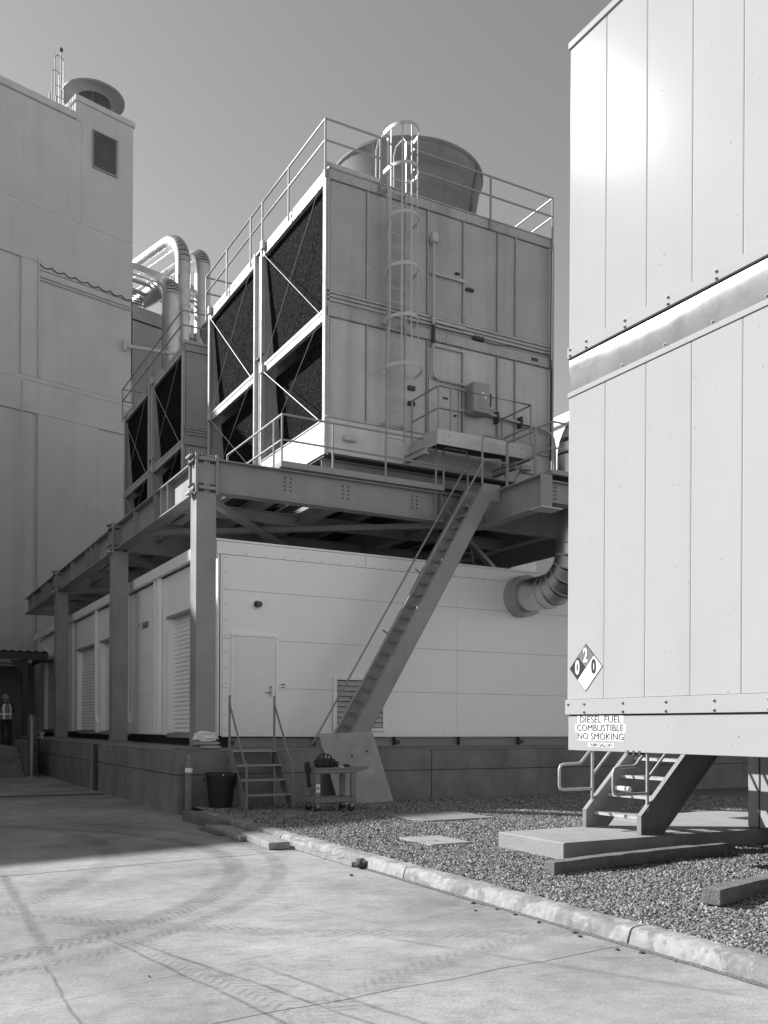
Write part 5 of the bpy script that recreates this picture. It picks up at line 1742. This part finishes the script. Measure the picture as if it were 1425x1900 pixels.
ply = thing('plywood_sheet', 'weathered plywood sheet leaning against the dock wall', 'board', (8.3, 16.2, 0.12))
TL, TR, BR, BL = Vector((7.67, 16.60, 1.45)), Vector((8.86, 16.60, 1.50)), Vector((8.98, 15.93, 0.13)), Vector((7.79, 15.93, 0.10))
nn = (TR - TL).cross(BL - TL).normalized() * 0.018
MB().add([TL, TR, BR, BL, TL + nn, TR + nn, BR + nn, BL + nn], [(0, 1, 2, 3), (7, 6, 5, 4), (0, 4, 5, 1), (1, 5, 6, 2), (2, 6, 7, 3), (3, 7, 4, 0)]).build('sheet', 'plywood', ply)
for u_, v_ in ((0.48, 0.34), (0.78, 0.28)):
    pth = TL.lerp(TR, u_).lerp(BL.lerp(BR, u_), v_)
    for s_ in (-1, 1):
        q_ = pth + (nn.normalized() * (0.001 + (0.018 if nn.y < 0 else 0.0)) if s_ > 0 else -nn.normalized() * 0.001)
        a_, b_ = (TR - TL).normalized(), (BL - TL).normalized()
        MB().add([q_ - a_ * 0.02 - b_ * 0.02, q_ + a_ * 0.02 - b_ * 0.025, q_ + a_ * 0.025 + b_ * 0.02, q_ - a_ * 0.015 + b_ * 0.025], [(0, 1, 2, 3)]).build('knot_hole', 'dark_void', ply)

cart = thing('utility_cart', 'worn plastic utility cart with a black tool bag on top', 'cart', (7.05, 14.8, 0.12))
cx0, cx1, cya, cyb = 6.66, 7.46, 14.55, 15.05
B(cx0, cya, 0.78, cx1, cyb, 0.85).build('top_shelf', 'cart_plastic', cart, bevel=0.012)
for a in ((cx0, cya, cx1, cya + 0.03), (cx0, cyb - 0.03, cx1, cyb), (cx0, cya + 0.031, cx0 + 0.03, cyb - 0.031)):
    B(a[0], a[1], 0.851, a[2], a[3], 0.885).build('shelf_lip', 'cart_plastic', cart, bevel=0.006)
MB().prism([(cx1, 0.79), (cx1 + 0.05, 0.80), (cx1 + 0.27, 0.86), (cx1 + 0.27, 0.885), (cx1, 0.888)], 'Y', cya + 0.03, cyb - 0.03).build('push_handle', 'cart_plastic', cart)
B(cx0, cya, 0.27, cx1, cyb, 0.36).build('bottom_shelf', 'cart_plastic', cart, bevel=0.012)
for x, yy in ((cx0, cya), (cx1 - 0.11, cya), (cx0, cyb - 0.07), (cx1 - 0.11, cyb - 0.07)):
    B(x + 0.005, yy + 0.004, 0.361, x + 0.105, yy + 0.066, 0.779).build('corner_leg', 'cart_plastic', cart, bevel=0.01)
B(cx0 + 0.02, cya - 0.002, 0.46, cx0 + 0.09, cya + 0.003, 0.6).build('warning_label', 'sign_white', cart)
B(cx0 + 0.03, cya - 0.004, 0.50, cx0 + 0.045, cya - 0.0021, 0.56).build('label_print', 'dark_steel', cart)
B(cx0 + 0.06, cya - 0.004, 0.50, cx0 + 0.075, cya - 0.0021, 0.56).build('label_print', 'dark_steel', cart)
for x, yy in ((cx0 + 0.07, cya + 0.06), (cx1 - 0.07, cya + 0.06), (cx0 + 0.07, cyb - 0.06), (cx1 - 0.07, cyb - 0.06)):
    w_ = MB().lathe([(0.025, -0.018), (0.062, -0.018), (0.062, 0.018), (0.025, 0.018)], (x, yy, 0.175), 18, axis='Y').build('caster', 'black_rubber', cart)
    B(x - 0.03, yy - 0.028, 0.19, x + 0.03, yy - 0.022, 0.269).build('caster_fork', 'steel_paint', w_)
    B(x - 0.03, yy + 0.022, 0.19, x + 0.03, yy + 0.028, 0.269).build('caster_fork', 'steel_paint', w_)

def lump(name, c, r, m, seed, parent, amp=0.35, n=3):
    bm = bmesh.new()
    bmesh.ops.create_icosphere(bm, subdivisions=n, radius=1.0)
    for v in bm.verts:
        co = v.co.copy()
        p = Vector([math.copysign(abs(t) ** 0.6, t) for t in co])
        n_ = noise.noise(co * 2.2 + Vector((seed, 0, 0))) * amp + noise.noise(co * 6 + Vector((seed, 3, 0))) * amp * 0.5
        v.co = p * (1 + n_ * 0.5)
    me = bpy.data.meshes.new(name)
    for v in bm.verts:
        v.co = Vector((v.co.x * r[0] + c[0], v.co.y * r[1] + c[1], v.co.z * r[2] + c[2])) - ORG[parent.name]
    bm.to_mesh(me)
    bm.free()
    me.materials.append(M(m))
    o = bpy.data.objects.new(name, me)
    COL.objects.link(o)
    o.parent = parent
    return o
bag = thing('tool_bag', 'black open tool bag bulging on top of the cart', 'bag', (6.95, 14.8, 0.86))
lump('bag_body', (6.95, 14.8, 0.95), (0.17, 0.15, 0.085), 'black_rubber', 3, bag)
for k in range(7):
    lump('bag_pocket', (6.82 + 0.05 * k, 14.66 + 0.03 * (k % 2), 0.94 + 0.02 * (k % 3)), (0.035, 0.03, 0.05), 'dark_cloth', k + 9, bag)
for k, (x, h) in enumerate(((6.85, 1.06), (6.93, 1.11), (7.0, 1.09), (7.06, 1.05))):
    MB().tube([(x, 14.8, 0.95), (x + 0.02, 14.82, h)], 0.016, 8).build('tool_handle', 'dark_steel', bag)
MB().tube([(6.80, 14.8, 1.02), (6.84, 14.8, 1.09), (6.95, 14.8, 1.12), (7.06, 14.8, 1.09), (7.10, 14.8, 1.02)], 0.012, 6).build('carry_strap', 'dark_cloth', bag)
dl = thing('hanging_tool', 'black power tool hanging over the left end of the cart', 'tool', (6.62, 14.8, 0.7))
MB().lathe([(0.02, 0), (0.045, 0.02), (0.05, 0.14), (0.03, 0.18)], (6.60, 14.75, 0.80), 12).build('motor_housing', 'dark_cloth', dl)
MB().bar((6.61, 14.75, 0.82), (6.63, 14.74, 0.58), 0.05, 0.06).build('tool_grip', 'black_rubber', dl)
MB().bar((6.61, 14.74, 0.57), (6.66, 14.74, 0.57), 0.06, 0.05).build('battery', 'black_rubber', dl)
rg = thing('crumpled_rag', 'crumpled rag and dark cup on the right of the cart top', 'rag', (7.3, 14.8, 0.86))
lump('rag', (7.27, 14.78, 0.872), (0.05, 0.05, 0.02), 'bag_white', 2, rg)
MB().prism([(7.30, 0.853), (7.44, 0.853), (7.42, 0.90), (7.39, 0.93), (7.36, 0.93)], 'Y', 14.74, 14.86).build('cup', 'black_rubber', rg)

bn = thing('trash_bin', 'round black plastic bin between the gas cylinder and the steel stair', 'bin', (5.50, 16.1, 0.1))
MB().lathe([(0.20, 0.09), (0.265, 0.70), (0.285, 0.70), (0.285, 0.75), (0.26, 0.755), (0.25, 0.72), (0.19, 0.13), (0.01, 0.12)], (5.50, 16.08, 0), 28).build('bin_body', 'bin_plastic', bn)
for a in (0, math.pi):
    MB().tube([(5.50 + 0.27 * math.cos(a), 16.02, 0.66), (5.50 + 0.32 * math.cos(a), 16.02, 0.62), (5.50 + 0.32 * math.cos(a), 16.14, 0.62), (5.50 + 0.27 * math.cos(a), 16.14, 0.66)], 0.014, 6).build('bin_handle', 'bin_plastic', bn)
B(5.44, 15.80, 0.715, 5.50, 15.803, 0.735).build('bin_sticker', 'sign_white', bn)

gc = thing('gas_cylinder', 'slim gas cylinder standing against the dock corner', 'cylinder', (4.97, 16.3, 0))
MB().lathe([(0.06, 0.003), (0.066, 0.02), (0.066, 0.86), (0.06, 0.90), (0.042, 0.94), (0.025, 0.955), (0.02, 1.0)], (4.98, 16.32, 0), 20).build('shell', 'dock_concrete', gc)
MB().lathe([(0.0665, 0.76), (0.0672, 0.76), (0.0672, 0.84), (0.0665, 0.84)], (4.98, 16.32, 0), 20, cap=False).build('paper_label', 'sign_white', gc)
MB().lathe([(0.02, 1.0), (0.02, 1.05), (0.012, 1.08)], (4.98, 16.32, 0), 10).build('valve', 'rail_steel', gc)
MB().tube([(4.95, 16.32, 1.03), (5.01, 16.32, 1.03)], 0.012, 6).build('valve_stem', 'rail_steel', gc)
B(4.87, 16.21, 0.0025, 5.09, 16.45, 0.012).build('foot_plate', 'dark_steel', gc)

bg_ = thing('bag_pile', 'crumpled white bag on folded pads at the dock corner', 'bags', (5.55, 17.1, DZ))
lump('folded_pad', (5.60, 17.15, DZ + 0.04), (0.25, 0.16, 0.038), 'fabric', 5, bg_, 0.12)
lump('folded_pad', (5.58, 17.15, DZ + 0.115), (0.24, 0.15, 0.036), 'fabric', 8, bg_, 0.12)
lump('white_bag', (5.55, 17.13, DZ + 0.24), (0.21, 0.15, 0.09), 'bag_white', 12, bg_, 0.75, 4)
MB().tube([(5.36, 16.98, DZ + 0.045), (5.36, 17.3, DZ + 0.045)], 0.032, 12).build('pipe_end', 'dark_steel', bg_)

# ------------------------------------------------------------------ person on the steps
pr = thing('person', 'person in hard hat and reflective vest standing atop the far steps', 'person', (4.18, 35.6, 0.88), rz=math.radians(10))
def person():
    J = [(0, 0, 0.95), (0, 0, 1.12), (0, 0.01, 1.30), (0, 0.0, 1.44), (0, 0.02, 1.53), (0, 0.03, 1.62), (0, 0.03, 1.72),
         (0.10, 0, 0.90), (0.11, 0.01, 0.50), (0.11, -0.02, 0.09), (0.12, 0.10, 0.04),
         (-0.10, 0, 0.90), (-0.11, 0.02, 0.50), (-0.12, -0.02, 0.09), (-0.13, 0.10, 0.04),
         (0.19, 0, 1.40), (0.25, -0.01, 1.14), (0.20, 0.16, 0.98), (0.15, 0.24, 1.00),
         (-0.19, 0, 1.40), (-0.27, -0.02, 1.14), (-0.24, 0.12, 0.95), (-0.20, 0.20, 0.95)]
    E_ = [(0, 1), (1, 2), (2, 3), (3, 4), (4, 5), (5, 6), (0, 7), (7, 8), (8, 9), (9, 10), (0, 11), (11, 12), (12, 13), (13, 14), (3, 15), (15, 16), (16, 17), (17, 18), (3, 19), (19, 20), (20, 21), (21, 22)]
    R_ = [(0.17, 0.12), (0.16, 0.11), (0.19, 0.12), (0.14, 0.10), (0.065, 0.065), (0.085, 0.10), (0.07, 0.08), (0.10, 0.11), (0.075, 0.08), (0.05, 0.055), (0.045, 0.04),
          (0.10, 0.11), (0.075, 0.08), (0.05, 0.055), (0.045, 0.04), (0.075, 0.075), (0.052, 0.052), (0.04, 0.04), (0.035, 0.03), (0.075, 0.075), (0.052, 0.052), (0.04, 0.04), (0.035, 0.03)]
    me = bpy.data.meshes.new('body')
    me.from_pydata(J, E_, [])
    tmp = bpy.data.objects.new('body', me)
    COL.objects.link(tmp)
    tmp.modifiers.new('skin', 'SKIN')
    for i, sv in enumerate(me.skin_vertices[0].data):
        sv.radius = R_[i]
        sv.use_root = (i == 0)
    sb = tmp.modifiers.new('sub', 'SUBSURF')
    sb.levels = 2
    sb.render_levels = 2
    dg = bpy.context.evaluated_depsgraph_get()
    m2 = bpy.data.meshes.new_from_object(tmp.evaluated_get(dg))
    bpy.data.objects.remove(tmp)
    m2.name = 'body'
    m2.polygons.foreach_set('use_smooth', [True] * len(m2.polygons))
    m2.materials.clear()
    m2.materials.append(M('dark_cloth'))
    m2.materials.append(M('skin'))
    for p in m2.polygons:
        if p.center.z > 1.52 or (p.center.y > 0.17 and p.center.z > 0.85):
            p.material_index = 1
    o = bpy.data.objects.new('body', m2)
    COL.objects.link(o)
    o.parent = pr
    # vest: shell around the torso
    def ringv(prof, nm, m, n=28, a0=0.0, a1=2 * math.pi):
        vs, fs = [], []
        for (z, rx, ry, cy_) in prof:
            for k in range(n + 1):
                t = a0 + (a1 - a0) * k / n
                vs.append((rx * math.cos(t), cy_ + ry * math.sin(t), z))
        for i in range(len(prof) - 1):
            for k in range(n):
                q = i * (n + 1) + k
                fs.append((q, q + 1, q + n + 2, q + n + 1))
        mb = MB().add(vs, fs)
        mb.smooth = True
        return mb.build(nm, m, pr, local=True)
    ringv([(0.90, 0.215, 0.165, 0.0), (1.05, 0.21, 0.155, 0.0), (1.20, 0.222, 0.155, 0.005), (1.34, 0.225, 0.15, 0.005), (1.43, 0.19, 0.125, 0.0), (1.475, 0.11, 0.095, 0.01)], 'vest', 'vest')
    ringv([(1.07, 0.218, 0.162, 0.0), (1.125, 0.221, 0.162, 0.0)], 'reflective_band', 'reflective')
    for s in (-1, 1):
        a = math.pi * 1.5 + s * 0.55
        ringv([(0.92, 0.222, 0.17, 0.0), (1.066, 0.217, 0.162, 0.0)], 'reflective_stripe', 'reflective', 4, a - 0.13, a + 0.13)
        ringv([(1.126, 0.222, 0.162, 0.003), (1.2, 0.228, 0.161, 0.005), (1.34, 0.231, 0.156, 0.005), (1.43, 0.197, 0.132, 0.0), (1.46, 0.15, 0.115, 0.005)], 'reflective_stripe', 'reflective', 4, a - 0.13, a + 0.13)
    hat = MB().lathe([(0.165, 1.645), (0.165, 1.655), (0.125, 1.665), (0.122, 1.72), (0.10, 1.775), (0.05, 1.805), (0.005, 1.812)], (0, 0.03, 0), 24).build('hard_hat', 'vest', pr, local=True)
person()
